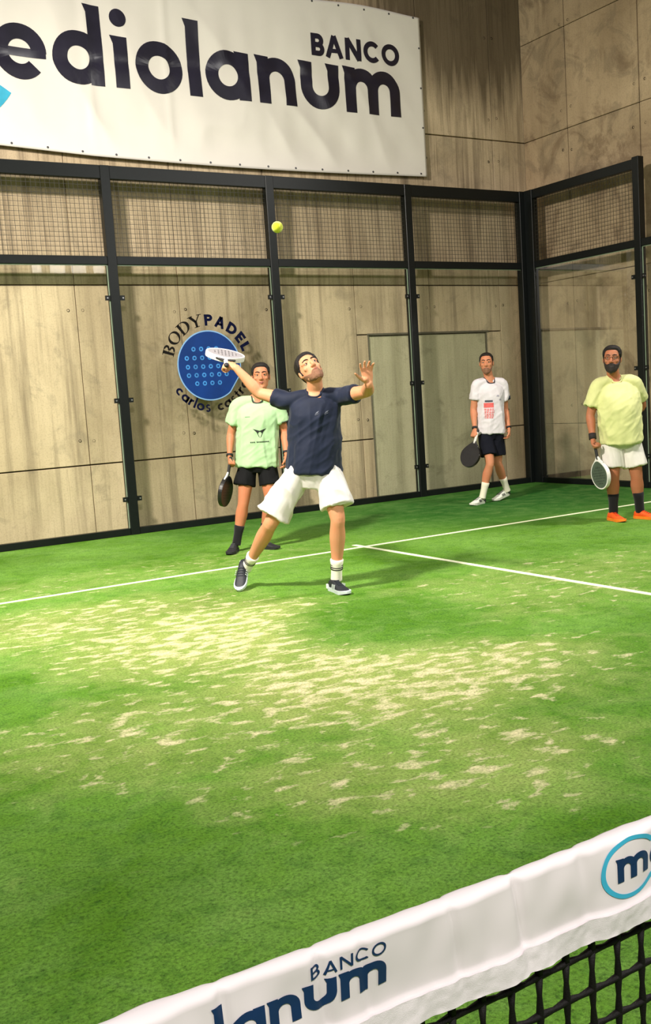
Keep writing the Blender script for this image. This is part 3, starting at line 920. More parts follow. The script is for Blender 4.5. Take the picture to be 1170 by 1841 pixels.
def shoe(root, heel, toe, up, mats, laces=True, accent=None, name='shoe', **kw):
    """running shoe: upper, sole and laces; heel and toe at sole level"""
    heel, toe = V(heel), V(toe); ax = (toe - heel); L = ax.length; ax.normalize()
    up = (V(up) - ax * V(up).dot(ax)).normalized(); sd = ax.cross(up)
    base = root.location
    def P(u, s, z): return heel + ax * (u * L) + sd * s + up * z - base
    bm = bmesh.new()
    prof = [(.0, .022, .066, .0), (.06, .032, .080, .0), (.18, .035, .090, 0), (.32, .036, .086, 0), (.46, .039, .070, 0), (.60, .044, .055, 0), (.75, .046, .044, 0), (.88, .039, .034, 0), (.97, .024, .024, 0), (1.0, .010, .018, 0)]
    rings = []
    for u, w, h, _ in prof:
        ring = []
        for k in range(13):
            a = PI * k / 12
            c, s_ = math.cos(a), math.sin(a)
            ring.append(bm.verts.new(P(u, w * math.copysign(abs(c) ** .7, c), .018 + (h - .018) * s_ ** .8)))
        rings.append(ring)
    for a, b in zip(rings, rings[1:]):
        for k in range(12): bm.faces.new((a[k], a[k + 1], b[k + 1], b[k]))
        bm.faces.new((a[0], b[0], b[12], a[12]))
    bm.faces.new(rings[0]); bm.faces.new(rings[-1])
    sh = bm_obj(name, bm, mats[0], root, True, **kw)
    sm = sh.modifiers.new('s', 'SUBSURF'); sm.levels = 1; sm.render_levels = 1
    bm = bmesh.new(); top = []; bot = []
    for u, w in ((-.02, .014), (.02, .030), (.12, .039), (.3, .038), (.45, .039), (.62, .047), (.78, .049), (.9, .041), (.98, .026), (1.02, .008)):
        top.append((P(u, w, .028 if u < .9 else .030), P(u, -w, .028 if u < .9 else .030)))
        lift = .012 * max(0, (u - .8) / .2)
        bot.append((P(u, w * .94, lift), P(u, -w * .94, lift)))
    vt = [(bm.verts.new(a), bm.verts.new(b)) for a, b in top]; vb = [(bm.verts.new(a), bm.verts.new(b)) for a, b in bot]
    for i in range(len(vt) - 1):
        bm.faces.new((vt[i][0], vt[i + 1][0], vt[i + 1][1], vt[i][1])); bm.faces.new((vb[i][0], vb[i][1], vb[i + 1][1], vb[i + 1][0]))
        bm.faces.new((vt[i][0], vb[i][0], vb[i + 1][0], vt[i + 1][0])); bm.faces.new((vt[i][1], vt[i + 1][1], vb[i + 1][1], vb[i][1]))
    bm.faces.new((vt[0][0], vt[0][1], vb[0][1], vb[0][0])); bm.faces.new((vt[-1][0], vb[-1][0], vb[-1][1], vt[-1][1]))
    bm_obj('sole', bm, mats[1], sh, False)
    if laces:
        bm = bmesh.new()
        for u in (.38, .45, .52, .59):
            h = interp([(p[0], p[2]) for p in prof], u)
            obox(bm, P(u, 0, h + .001), sd * .019, ax * .004, up * .002)
        bm_obj('laces', bm, mats[2], sh)
    if accent:
        bm = bmesh.new()
        for s_ in (-1, 1):
            for q in range(3):
                c = P(.40 + q * .07, s_ * .0405, .045)
                obox(bm, c, (up * .016 + ax * .006), ax * .0035, sd * .002)
            obox(bm, P(.07, s_ * .030, .03), ax * .02, up * .016, sd * .006)
        bm_obj('side_marks', bm, accent, sh)
    return sh

def folds(amp, axis, freq=9.0, seed=0, stretch=.22):
    axis = V(axis).normalized()
    def fn(p, n):
        a = p.dot(axis); q = p - axis * a
        s = V((q.x * freq, q.y * freq, q.z * freq)) + axis * (a * freq * stretch) + V((seed, seed * 1.7, 0))
        r = 1 - abs(noise.noise(s)) * 2.4
        return max(amp * 1.6 * (max(r, -.4) - .25) + amp * .6 * noise.noise(s * 2.3), -.001)
    return fn

def ringband(bm, c, d, r0, half, t=.004, side=(0, 0, 1)):
    loft(bm, [(c - d * half, r0 * .9, r0 * .9), (c - d * half * .95, r0 + t, r0 + t), (c + d * half * .95, r0 + t, r0 + t), (c + d * half, r0 * .9, r0 * .9)], side if abs(V(side).dot(d)) < .9 else (1, 0, 0), 18, 1, flat=True)

def decal(root, name, shirt, bvh, c, u, v, n, polys, mat, cell=.02, **k):
    """flat print laid on the garment's own surface"""
    c, u, v, n = V(c), V(u), V(v), V(n)
    def f(x, y):
        o = c + u * x + v * y + n * .3
        hit = bvh.ray_cast(o, -n, .6)
        if hit[0] is None: return c + u * x + v * y
        return hit[0] + n * .0030
    bm = print_mesh(polys, f, cell)
    return bm_obj(name, bm, mat, shirt, True, **k)

def person(label, base, J, st):
    base = V(base)
    root = empty('person', base, label=label, cat='person')
    j = {k: V(v) - base for k, v in J.items()}
    sh_ax = (j['Lsh'] - j['Rsh']).normalized(); hp_ax = (j['Lhip'] - j['Rhip']).normalized()
    mid_s = (j['Lsh'] + j['Rsh']) / 2; mid_h = (j['Lhip'] + j['Rhip']) / 2
    neck = j['neck']
    upv = (mid_s - mid_h).normalized()
    front = upv.cross(sh_ax).normalized()
    if front.dot(-FW) < 0: front = -front
    fat = st.get('fat', 0.0)
    def tp(t): return mid_h + (mid_s - mid_h) * t
    def sd(t): return hp_ax * (1 - t) + sh_ax * t
    k = st.get('k', 1.0)
    def torso(e, lo=-.22, ex=0.0, hemr=None):
        """rings of the trunk, e = extra radius"""
        R = [(-.12, .110, .080), (0.0, .148, .104), (.25, .142 + fat * .035, .105 + fat * .055), (.45, .150 + fat * .03, .108 + fat * .06), (.68, .168 + fat * .015, .118 + fat * .025), (.86, .172, .108), (.98, .130, .082), (1.06, .075, .062)]
        out = []
        for t, a, b in R:
            if t < lo: continue
            out.append((tp(t) + front * (fat * .035 * math.exp(-((t - .38) / .25) ** 2)), (a + e) * k, (b + e) * k, sd(t)))
        return out
    # ---- body
    bm = bmesh.new()
    loft(bm, torso(0), sh_ax, 24, 3)
    Hc = j['head']; hf = V(st['hf']).normalized(); hu = V(st['hu']); hu = (hu - hf * hu.dot(hf)).normalized(); hr = hf.cross(hu)
    HM = Matrix((hr, hf, hu)).transposed(); hs = st.get('hs', 1.0)
    hp = lambda x, y, z: Hc + HM @ V((x * hs, y * hs, z * hs))
    loft(bm, [(mid_s - upv * .02, .075 * k, .065 * k), (neck + (mid_s - neck) * .15, .060 * k, .058 * k), (neck * .5 + hp(0, -.012, -.07) * .5, .056 * k, .056 * k), (hp(0, -.012, -.055), .055, .058)], sh_ax, 18, 3)
    # trapezius
    for s in 'LR':
        loft(bm, [(neck - upv * .005, .045, .045), ((neck + j[s + 'sh']) / 2 - upv * .012, .048 * k, .042 * k), (j[s + 'sh'], .056 * k, .054 * k)], front, 14, 3)
    # head
    rings = []
    for (h, w, c, d) in HEAD:
        ring = []
        for i in range(28):
            ph = 2 * PI * i / 28
            ring.append(bm.verts.new(hp(w * math.sin(ph), c + d * math.cos(ph), h)))
        rings.append(ring)
    for a, b in zip(rings, rings[1:]):
        for i in range(28): bm.faces.new((a[i], a[(i + 1) % 28], b[(i + 1) % 28], b[i]))
    bm.faces.new(rings[0]); bm.faces.new(rings[-1])
    hl = lambda pts, side=(1, 0, 0), N=12: loft(bm, [(hp(*p), r1 * hs, r2 * hs) for p, r1, r2 in pts], HM @ V(side), N, 2)
    hl([((0, .086, .022), .008, .008), ((0, .101, .000), .009, .009), ((0, .113, -.024), .013, .010), ((0, .106, -.034), .011, .008)])
    for s in (-1, 1):
        ball(bm, hp(s * .014, .100, -.031), .0085 * hs)
        hl([((s * .012, .088, .030), .009, .008), ((s * .034, .082, .034), .010, .008), ((s * .056, .062, .026), .009, .008)], (0, 0, 1))
        ball(bm, hp(s * .042, .060, -.018), .023 * hs, .018 * hs, .018 * hs)
        ball(bm, hp(s * .043, .026, -.074), .018 * hs)
        ball(bm, hp(s * .077, -.010, -.002), .010 * hs, .019 * hs, .032 * hs, HM)
        # upper eyelids
        hl([((s * .019, .085, .017), .004, .004), ((s * .032, .0905, .021), .005, .004), ((s * .046, .080, .016), .004, .004)], (0, 0, 1), 8)
    ball(bm, hp(0, .078, -.056), .030 * hs, .018 * hs, .026 * hs, HM)
    ball(bm, hp(0, .077, -.102), .021 * hs, .018 * hs, .016 * hs, HM)
    # arms
    for s in 'LR':
        a, b, c = j[s + 'sh'], j[s + 'el'], j[s + 'wr']
        ak = st.get('ak', 1.0)
        r = lambda p, q, t: p + (q - p) * t
        loft(bm, [(a, .056 * ak, .054 * ak), (r(a, b, .35), .050 * ak, .048 * ak), (r(a, b, .7), .043 * ak, .041 * ak), (b, .038 * ak, .037 * ak), (r(b, c, .25), .042 * ak, .039 * ak), (r(b, c, .6), .034 * ak, .031 * ak), (c, .027 * ak, .022 * ak)], front, 16, 3)
        h = st['hand' + s]
        hand(bm, c, V(h['D']), V(h['P']), V(h['T']), h.get('curl', (30, 35, 25)), h.get('spread', 3), h.get('tcurl', 25), h.get('sc', 1.0), h.get('tout', 40))
    # legs
    lk = st.get('lk', 1.0)
    for s in 'LR':
        a, b, c = j[s + 'hip'], j[s + 'kn'], j[s + 'ank']
        r = lambda p, q, t: p + (q - p) * t
        bow = front * .012
        back = -front * .012
        loft(bm, [(a, .078 * lk, .084 * lk), (r(a, b, .3) + bow, .078 * lk, .084 * lk), (r(a, b, .7) + bow, .064 * lk, .064 * lk), (b, .053 * lk, .054 * lk), (r(b, c, .12), .051 * lk, .053 * lk), (r(b, c, .32) + back, .057 * lk, .059 * lk), (r(b, c, .6) + back, .045 * lk, .047 * lk), (r(b, c, .87), .034 * lk, .037 * lk), (c, .035, .040)], hp_ax, 18, 3)
        ball(bm, b + front * .022, .032 * lk, .032 * lk, .036 * lk)
        h_, t_ = V(J[s + 'heel']) - base, V(J[s + 'toe']) - base
        loft(bm, [(c, .032, .036), (r(h_, t_, .22) + UP * .045, .028, .030), (r(h_, t_, .55) + UP * .032, .030, .018), (r(h_, t_, .85) + UP * .024, .026, .010)], (t_ - h_).cross(UP), 12, 2)
    body = remesh(bm, .0055, 2, .4)
    # muscle relief
    bo = link('body', body, st['skin'], root)
    # ---- face parts
    for s in (-1, 1):
        bm = bmesh.new(); ball(bm, hp(s * .032, .0765, .010), .0115 * hs)
        e = bm_obj('eye', bm, M_eyew, bo, True)
        bm = bmesh.new(); ball(bm, hp(s * .032, .0862, .0105), .0064 * hs, .0026 * hs, .0060 * hs, HM)
        bm_obj('iris', bm, M_iris, e, True)
        bm = bmesh.new()
        bz = st.get('brow', .034)
        loft(bm, [(hp(s * .012, .0975, bz - .002), .0035, .003), (hp(s * .030, .0935, bz + .004), .0048, .0035), (hp(s * .050, .0775, bz + .001), .0032, .003)], hu, 8, 3)
        bm_obj('eyebrow', bm, M_hair, bo, True)
    bm = bmesh.new()
    loft(bm, [(hp(-.024, .082, -.060), .002, .002), (hp(-.012, .0945, -.057), .0042, .004), (hp(0, .0965, -.059), .0036, .004), (hp(.012, .0945, -.057), .0042, .004), (hp(.024, .082, -.060), .002, .002)], hu, 8, 3)
    loft(bm, [(hp(-.022, .082, -.063), .002, .002), (hp(0, .0955, -.067), .0055, .0045), (hp(.022, .082, -.063), .002, .002)], hu, 8, 3)
    bm_obj('lips', bm, M_lip, bo, True)
    # ---- hair and beard
    hl_t = st.get('hairline', [(0, .082), (35, .080), (52, .070), (62, .030), (74, .020), (80, -.030), (98, -.034), (108, -.015), (120, -.050), (180, -.070)])
    ht = st.get('hair_t', .012)
    def hairf(pa, h, p):
        e = smooth(-.004, .012, h - interp(hl_t, pa))
        top = 1 + st.get('top', .5) * smooth(.03, .10, h) * (1 if pa < 120 else .7)
        side = .55 + .45 * smooth(-.02, .05, h)
        return -.010 + e * (.010 + ht * top * side) + .0022 * noise.noise(p * 130) * e
    bm = head_shell(hairf)
    for v in bm.verts: v.co = hp(*v.co)
    bm_obj('hair', bm, st.get('hair', M_hair), root, True)
    if st.get('beard'):
        thick, mat, tbl = st['beard']
        def bf(pa, h, p):
            e = smooth(-.004, .006, interp(tbl, pa) - h)
            if pa > 100: e = 0
            m = 0
            if pa < 17 and -.068 < h < -.052 : m = .0     # lips stay in front
            fr = 1.0 + .9 * smooth(60, 0, pa)
            if thick < .004: e2 = .55
            else: e2 = 1.0
            mus = e2 * .0095 * smooth(34, 12, pa) * smooth(-.095, -.07, h)      # muzzle below the nose
            chn = e2 * .016 * smooth(45, 0, pa) * smooth(-.06, -.095, h)
            jaw = e2 * .006 * smooth(20, 45, pa) * smooth(95, 60, pa)
            return -.012 + e * (.012 + thick * fr + mus + chn + jaw) + .0015 * noise.noise(p * 150) * e
        bm = head_shell(bf)
        for v in bm.verts: v.co = hp(*v.co)
        bm_obj('beard', bm, mat, root, True)
    # ---- shorts
    bm = bmesh.new(); se = st['shorts']
    loft(bm, [(tp(-.28), .125 * k, .100 * k, hp_ax), (tp(-.14), .155 * k, .124 * k, hp_ax), (tp(0.0), (.158 + fat * .02) * k, (.124 + fat * .02) * k, hp_ax), (tp(.12), (.145 + fat * .03) * k, (.108 + fat * .05) * k, hp_ax)], hp_ax, 28, 3, flat=True)
    for s in 'LR':
        a, b = j[s + 'hip'], j[s + 'kn']
        h = se['hem' + s]; q = a + (b - a) * h
        sgn = 1 if s == 'L' else -1
        out = hp_ax * (sgn * se.get('out', .004))
        cut = V(se.get('slant' + s, (0, 0, 0)))
        loft(bm, [(a - UP * .005 + front * .014, .084 * lk, .104 * lk), (a + (b - a) * h * .45 + out, se['r'] * .94, se['r'] * 1.0), (a + (b - a) * h * .8 + out * 2, se['r'] * 1.02, se['r'] * 1.02), (q + out * 2.5, se['r'] * 1.07 * se.get('fl' + s, 1), se['r'] * 1.04)], hp_ax, 24, 4, flat=True)
    me = remesh(bm, .0075, 3, .5)
    displace(me, folds(se.get('amp', .006), se.get('axis', (0, 0, 1)), 11, 3))
    sho = link('shorts', me, se['mat'], root)
    def tuck(garment, zone):
        bv = BVHTree.FromPolygons([v.co.copy() for v in garment.vertices], [list(p.vertices) for p in garment.polygons])
        for v in body.vertices:
            if not zone(v.co): continue
            q = bv.find_nearest(v.co, .05)
            if q[0] is not None and (v.co - q[0]).dot(q[1]) > -.006:
                v.co = q[0] - q[1] * .008
        body.update()
    def seg_t(p, a, b):
        d = b - a; t = (p - a).dot(d) / d.length_squared
        return t, (p - a - d * t).length
    def zone_s(p):
        for s in 'LR':
            t, r_ = seg_t(p, j[s + 'hip'], j[s + 'kn'])
            if -.25 < t < se['hem' + s] - .07 and r_ < .13: return True
        return False
    tuck(me, zone_s)
    if se.get('piping'):
        bm = bmesh.new()
        for s in 'LR':
            a, b = j[s + 'hip'], j[s + 'kn']; h = se['hem' + s]; q = a + (b - a) * h; sgn = 1 if s == 'L' else -1
            ringband(bm, q + hp_ax * (sgn * se.get('out', .004) * 2.5) - (b - a).normalized() * .002, (b - a).normalized(), se['r'] * 1.035, .006, .004, hp_ax)
        bm_obj('hem', bm, se['piping'], sho, True)
    # ---- shirt
    bm = bmesh.new(); t_ = st['shirt']
    lo = t_['hem']
    ring = [(tp(lo) + front * (fat * .028), t_['w'], t_['d'], sd(0))]
    ring.append((tp(lo * .45 + .06) + front * (fat * .032), t_['w'] * .985, t_['d'] * .98, sd(.1)))
    tors = [(tp(t) + front * (fat * .035 * math.exp(-((t - .38) / .25) ** 2)), a * k, b * k, sd(t)) for t, a, b in
            ((.30, max(t_['w'] * .95 / k, .160 + fat * .036), max(t_['d'] * .96 / k, .125 + fat * .055)), (.52, max(t_['w'] * .93 / k, .168 + fat * .03), .132 + fat * .058), (.74, .186 + fat * .012, .134 + fat * .028), (.90, .184, .118), (.985, .132, .099), (1.02, .082, .078))]
    loft(bm, ring + tors, sh_ax, 30, 4, flat=True)
    for s in 'LR':
        a, b = j[s + 'sh'], j[s + 'el']; f = t_.get('sl' + s, .62); rr = t_.get('sr', .068)
        loft(bm, [(neck * .25 + mid_s * .75, .050 * k, .048 * k), ((neck + a) / 2 - upv * .008, .060 * k, .052 * k), (a + upv * .002, .068 * k, .064 * k), (a + (b - a) * .3, rr, rr), (a + (b - a) * f, rr * 1.12, rr * 1.06)], front, 22, 4, flat=True)
    me = remesh(bm, .0075, 9, .5)
    f1 = folds(t_.get('amp', .0065), t_.get('axis', (0, 0, 1)), 8, t_.get('seed', 1))
    f2 = folds(.003, sh_ax + UP * .6, 16, 5)
    ms = mid_s
    def ff(p, n):
        w = smooth(.02, .16, (ms - p).dot(upv))
        return f1(p, n) * (.35 + 1.1 * w) + f2(p, n) * (.5 + .5 * w)
    displace(me, ff)
    shirt = link('shirt', me, t_['mat'], root)
    def zone_t(p):
        t, r_ = seg_t(p, mid_h, mid_s)
        return lo + .07 < t < .96 and r_ < .19 and abs((p - mid_h).dot(sh_ax)) < .17
    tuck(me, zone_t)
    bvh = BVHTree.FromPolygons([v.co.copy() for v in me.vertices], [list(p.vertices) for p in me.polygons])
    # collar
    bm = bmesh.new(); path = []
    nd = (hp(0, -.012, -.06) - mid_s).normalized(); n0 = neck * .5 + mid_s * .5
    for q in range(33):
        an = 2 * PI * q / 32
        rr_ = .064 * k + .010 * max(0, math.sin(an))
        o = n0 + sh_ax * (math.cos(an) * rr_) + front * (math.sin(an) * rr_ + .006)
        h_ = bvh.ray_cast(o + nd * .14, -nd, .4)
        path.append((h_[0] + nd * .001) if h_[0] is not None else o)
    for _ in range(3):
        path = [(path[i - 1 if i else 31] + path[i] * 2 + path[i + 1 if i < 32 else 1]) / 4 for i in range(33)]
    loft(bm, [(q, .0085, .007) for q in path], nd, 8, 1, flat=True)
    bm_obj('collar', bm, t_.get('collar', t_['mat']), shirt, True)
    if t_.get('cuff'):
        for s in t_.get('cuffs', 'LR'):
            a, b = j[s + 'sh'], j[s + 'el']; f = t_.get('sl' + s, .62); d = (b - a).normalized()
            bm = bmesh.new(); ringband(bm, a + (b - a) * f - d * t_['cuff'][1], d, t_.get('sr', .068) * 1.06, t_['cuff'][1], .006, front)
            bm_obj('cuff', bm, t_['cuff'][0], shirt, True)
    # ---- socks and shoes
    so = st['socks']
    for s in 'LR':
        b, c = j[s + 'kn'], j[s + 'ank']
        d = (b - c).normalized(); Lk = (b - c).length
        tl = so['len']
        bm = bmesh.new()
        loft(bm, [(c - d * .03, .042, .046), (c, .0405 * lk, .045 * lk), (c + d * tl * .5, .0405 * lk, .0435 * lk), (c + d * tl, .0445 * lk + tl * .03, .047 * lk + tl * .03), (c + d * (tl + .004), .036, .040)], hp_ax, 18, 2, flat=True)
        sk = bm_obj('sock', bm, so['mat'], root, True)
        if so.get('stripes'):
            for f in (.48, .60, .72):
                bm = bmesh.new(); ringband(bm, c + d * tl * f, d, .0425 * lk, .0035, .003, hp_ax); bm_obj('stripe', bm, M_dark, sk, True)
        shoe(root, J[s + 'heel'], J[s + 'toe'], J.get(s + 'fup', (0, 0, 1)), st['shoes'], accent=st.get('shoe_accent'))
    # ---- wristbands
    for s, half, mat in st.get('bands', ()):
        b, c = j[s + 'el'], j[s + 'wr']; d = (c - b).normalized(); ak = st.get('ak', 1.0)
        bm = bmesh.new(); ringband(bm, c - d * (half + .004), d, .0285 * ak, half, .004, front)
        bm_obj('wristband' if half > .012 else 'watch', bm, mat, root, True)
    return dict(root=root, j=j, base=base, front=front, side=sh_ax, up=upv, shirt=shirt, bvh=bvh, tp=tp, hp=hp, hr=hr, hf=hf, hu=hu, body=bo)

def racket(label, grip, axis, normal, cols, head_w=.13, mats=None):
    """padel racket; grip = middle of the handle, axis = to the tip, normal = across the face"""
    grip, axis, normal = V(grip), V(axis).normalized(), V(normal)
    normal = (normal - axis * normal.dot(axis)).normalized(); sd_ = axis.cross(normal)
    root = empty('padel_racket', grip, label=label, cat='racket')
    P = lambda u, s, n: axis * u + sd_ * s + normal * n
    face_m, rim_m, grip_m, acc = cols
    c0 = .225; a_, b_ = .145, head_w
    out = []
    for i in range(48):
        t = 2 * PI * i / 48
        u = c0 + a_ * math.cos(t); s = b_ * math.sin(t)
        if math.cos(t) < 0: s *= 1 - .30 * (math.cos(t) ** 2)      # narrower to the throat
        out.append((u, s))
    def slab(sc, hn, name, mat, par):
        bm = bmesh.new()
        vs1 = [bm.verts.new(P(c0 + (u - c0) * sc, s * sc, hn)) for u, s in out]; vs2 = [bm.verts.new(P(c0 + (u - c0) * sc, s * sc, -hn)) for u, s in out]
        bm.faces.new(vs1); bm.faces.new(vs2)
        n = len(vs1)
        for i in range(n): bm.faces.new((vs1[i], vs1[(i + 1) % n], vs2[(i + 1) % n], vs2[i]))
        return bm_obj(name, bm, mat, par)
    fc = slab(.93, .0182, 'face', face_m, root)
    bm = bmesh.new()
    rr = []
    for u, s in out:
        ring = []
        for k_, (sc, hn) in enumerate(((1.0, .013), (1.0, -.013), (.985, -.019), (.91, -.019), (.91, .019), (.985, .019))):
            ring.append(bm.verts.new(P(c0 + (u - c0) * sc, s * sc, hn)))
        rr.append(ring)
    for i in range(48):
        for k_ in range(6): bm.faces.new((rr[i][k_], rr[(i + 1) % 48][k_], rr[(i + 1) % 48][(k_ + 1) % 6], rr[i][(k_ + 1) % 6]))
    bm_obj('rim', bm, rim_m, root)
    bm = bmesh.new()
    for q in range(-3, 4):
        for w in range(-3, 4):
            if q * q + w * w > 10: continue
            for sg in (-1, 1):
                vs = [bm.verts.new(P(c0 + .01 + q * .026 + .0055 * math.cos(2 * PI * i / 10), w * .026 + .0055 * math.sin(2 * PI * i / 10), sg * .0188)) for i in range(10)]
                bm.faces.new(vs)
    bm_obj('holes', bm, M_dark, fc, kind='stuff')
    bm = bmesh.new()
    for sg in (-1, 1):
        loft(bm, [(P(.055, sg * .008, 0), .010, .014), (P(.085, sg * .028, 0), .009, .016), (P(.115, sg * .062, 0), .009, .017)], normal, 10, 3)
    bm_obj('throat', bm, acc, root, True)
    bm = bmesh.new(); loft(bm, [(P(-.065, 0, 0), .0165, .0145), (P(0, 0, 0), .0160, .0140), (P(.066, 0, 0), .0165, .0140)], sd_, 12, 3)
    hnd = bm_obj('handle', bm, grip_m, root, True)
    bm = bmesh.new(); loft(bm, [(P(-.082, 0, 0), .018, .016), (P(-.066, 0, 0), .0185, .0165)], sd_, 12, 2); bm_obj('end_cap', bm, M_dark, hnd, True)
    return root

# ---- server: navy shirt, white shorts, arms raised
S_A = skin_mat('skin_server', srgb(208, 150, 112))
navy_sh = simple('navy_sports_fabric', srgb(13, 24, 48), .72, .15, 8, .2, bscale=240, spec=.3, sheen=.1)
white_sho = cloth('white_shorts_fabric', srgb(214, 208, 206))
A = person('man in navy shirt and white shorts serving, arms raised, looking up at the ball', (-1.42, 5.50, 0),
    dict(head=(-1.305, 5.40, 1.570), neck=(-1.272, 5.412, 1.432), Lsh=(-1.128, 5.290, 1.376), Lel=(-1.085, 5.03, 1.403), Lwr=(-1.185, 4.855, 1.448),
         Rsh=(-1.425, 5.525, 1.368), Rel=(-1.560, 5.70, 1.440), Rwr=(-1.690, 5.790, 1.632),
         Lhip=(-1.228, 5.385, .880), Rhip=(-1.390, 5.482, .888), Lkn=(-1.240, 5.268, .530), Rkn=(-1.592, 5.600, .520), Lank=(-1.220, 5.365, .105), Rank=(-1.617, 5.985, .165),
         Lheel=(-1.235, 5.43, .0), Ltoe=(-1.255, 5.43, 0), Rheel=(-1.590, 6.060, .165), Rtoe=(-1.735, 5.905, -.003), Rfup=(-.55, -.55, .75)) | dict(
         Ltoe=tuple(V((-1.235, 5.43, 0)) + dirn(24) * .285)),
    dict(skin=S_A, hf=-FW * .78 + UP * .55 + RT * .10, hu=UP - RT * .34, hair_t=.011, top=.8, k=.98, ak=1.12,
         beard=(.0012, M_stub, [(0, -.044), (20, -.050), (40, -.066), (60, -.052), (80, -.030), (100, -.02)]),
         handL=dict(D=UP * 1.0 + -RT * .12 - FW * .12, P=-FW * .55 + RT * .1 + UP * .1, T=-RT * .9 - FW * .3, curl=(14, 18, 14), spread=11, tcurl=5, tout=48),
         handR=dict(D=FW * .35 - RT * .75 + UP * .25, P=UP * -.3 + FW * .5 , T=FW * .6 + UP * .5, curl=(55, 70, 40), spread=1, tcurl=40, tout=25),
         shorts=dict(w=.014, r=.106, hemL=.76, hemR=.86, mat=white_sho, amp=.009, axis=(-.35, .1, 1), flR=1.12, out=.006),
         shirt=dict(hem=-.06, w=.197, d=.148, mat=navy_sh, slL=.55, slR=.50, sr=.066, amp=.007, seed=2, axis=(.3, 0, 1)),
         socks=dict(len=.125, mat=cloth('white_sock', srgb(236, 230, 214)), stripes=True), shoes=(simple('black_shoe', srgb(20, 24, 34), .6, .2, 90, .2), simple('pale_sole', srgb(200, 208, 210), .6), simple('dark_lace', srgb(34, 38, 50), .7)),
         shoe_accent=simple('white_mark', srgb(222, 226, 230), .5)))
# ---- man in the pale green shirt behind him
S_B = skin_mat('skin_b', srgb(186, 122, 88))
green_sh = cloth('mint_shirt_fabric', srgb(160, 192, 146))
B = person('man in mint green shirt and black shorts standing behind the server by the glass', (-.70, 7.70, 0),
    dict(head=(-.536, 7.600, 1.605), neck=(-.556, 7.634, 1.440), Lsh=(-.415, 7.555, 1.352), Lel=(-.352, 7.560, 1.083), Lwr=(-.405, 7.460, .885),
         Rsh=(-.722, 7.735, 1.356), Rel=(-.790, 7.800, 1.095), Rwr=(-.853, 7.729, .893),
         Lhip=(-.535, 7.626, .865), Rhip=(-.668, 7.705, .870), Lkn=(-.545, 7.565, .455), Rkn=(-.765, 7.690, .465), Lank=(-.575, 7.72, .095), Rank=(-.830, 7.76, .095),
         Lheel=(-.62, 7.78, 0), Ltoe=tuple(V((-.62, 7.78, 0)) + dirn(52) * .285), Rheel=(-.815, 7.82, 0), Rtoe=tuple(V((-.815, 7.82, 0)) + dirn(-8) * .285)),
    dict(skin=S_B, hf=-FW * 1.0 + RT * .05 + UP * .08, hu=UP, hair_t=.010, top=.8, hair=M_hair, k=1.05,
         handL=dict(D=-UP - FW * .15, P=-RT, T=-FW, curl=(28, 35, 25)),
         handR=dict(D=-UP * .8 - FW * .5, P=RT, T=-FW * .5 - UP * .6, curl=(70, 80, 45), spread=0, tcurl=45, tout=25),
         shorts=dict(w=.016, r=.095, hemL=.63, hemR=.63, mat=cloth('black_shorts_fabric', srgb(13, 13, 15), sheen=0.0), amp=.005, out=.004),
         shirt=dict(hem=-.17, w=.204, d=.150, mat=green_sh, slL=.64, slR=.64, sr=.072, amp=.008, seed=4, collar=simple('dark_collar', srgb(34, 42, 34), .8), cuff=(simple('dark_trim', srgb(44, 54, 42), .8), .004), cuffs='L'),
         socks=dict(len=.15, mat=cloth('black_sock', srgb(22, 21, 24))), shoes=(simple('black_trainer', srgb(24, 23, 27), .65, .2, 90, .2), simple('dark_sole', srgb(30, 29, 32), .7), simple('grey_lace', srgb(70, 70, 74), .7)),
         bands=(('R', .010, M_band_b), ('L', .010, M_band_b))))
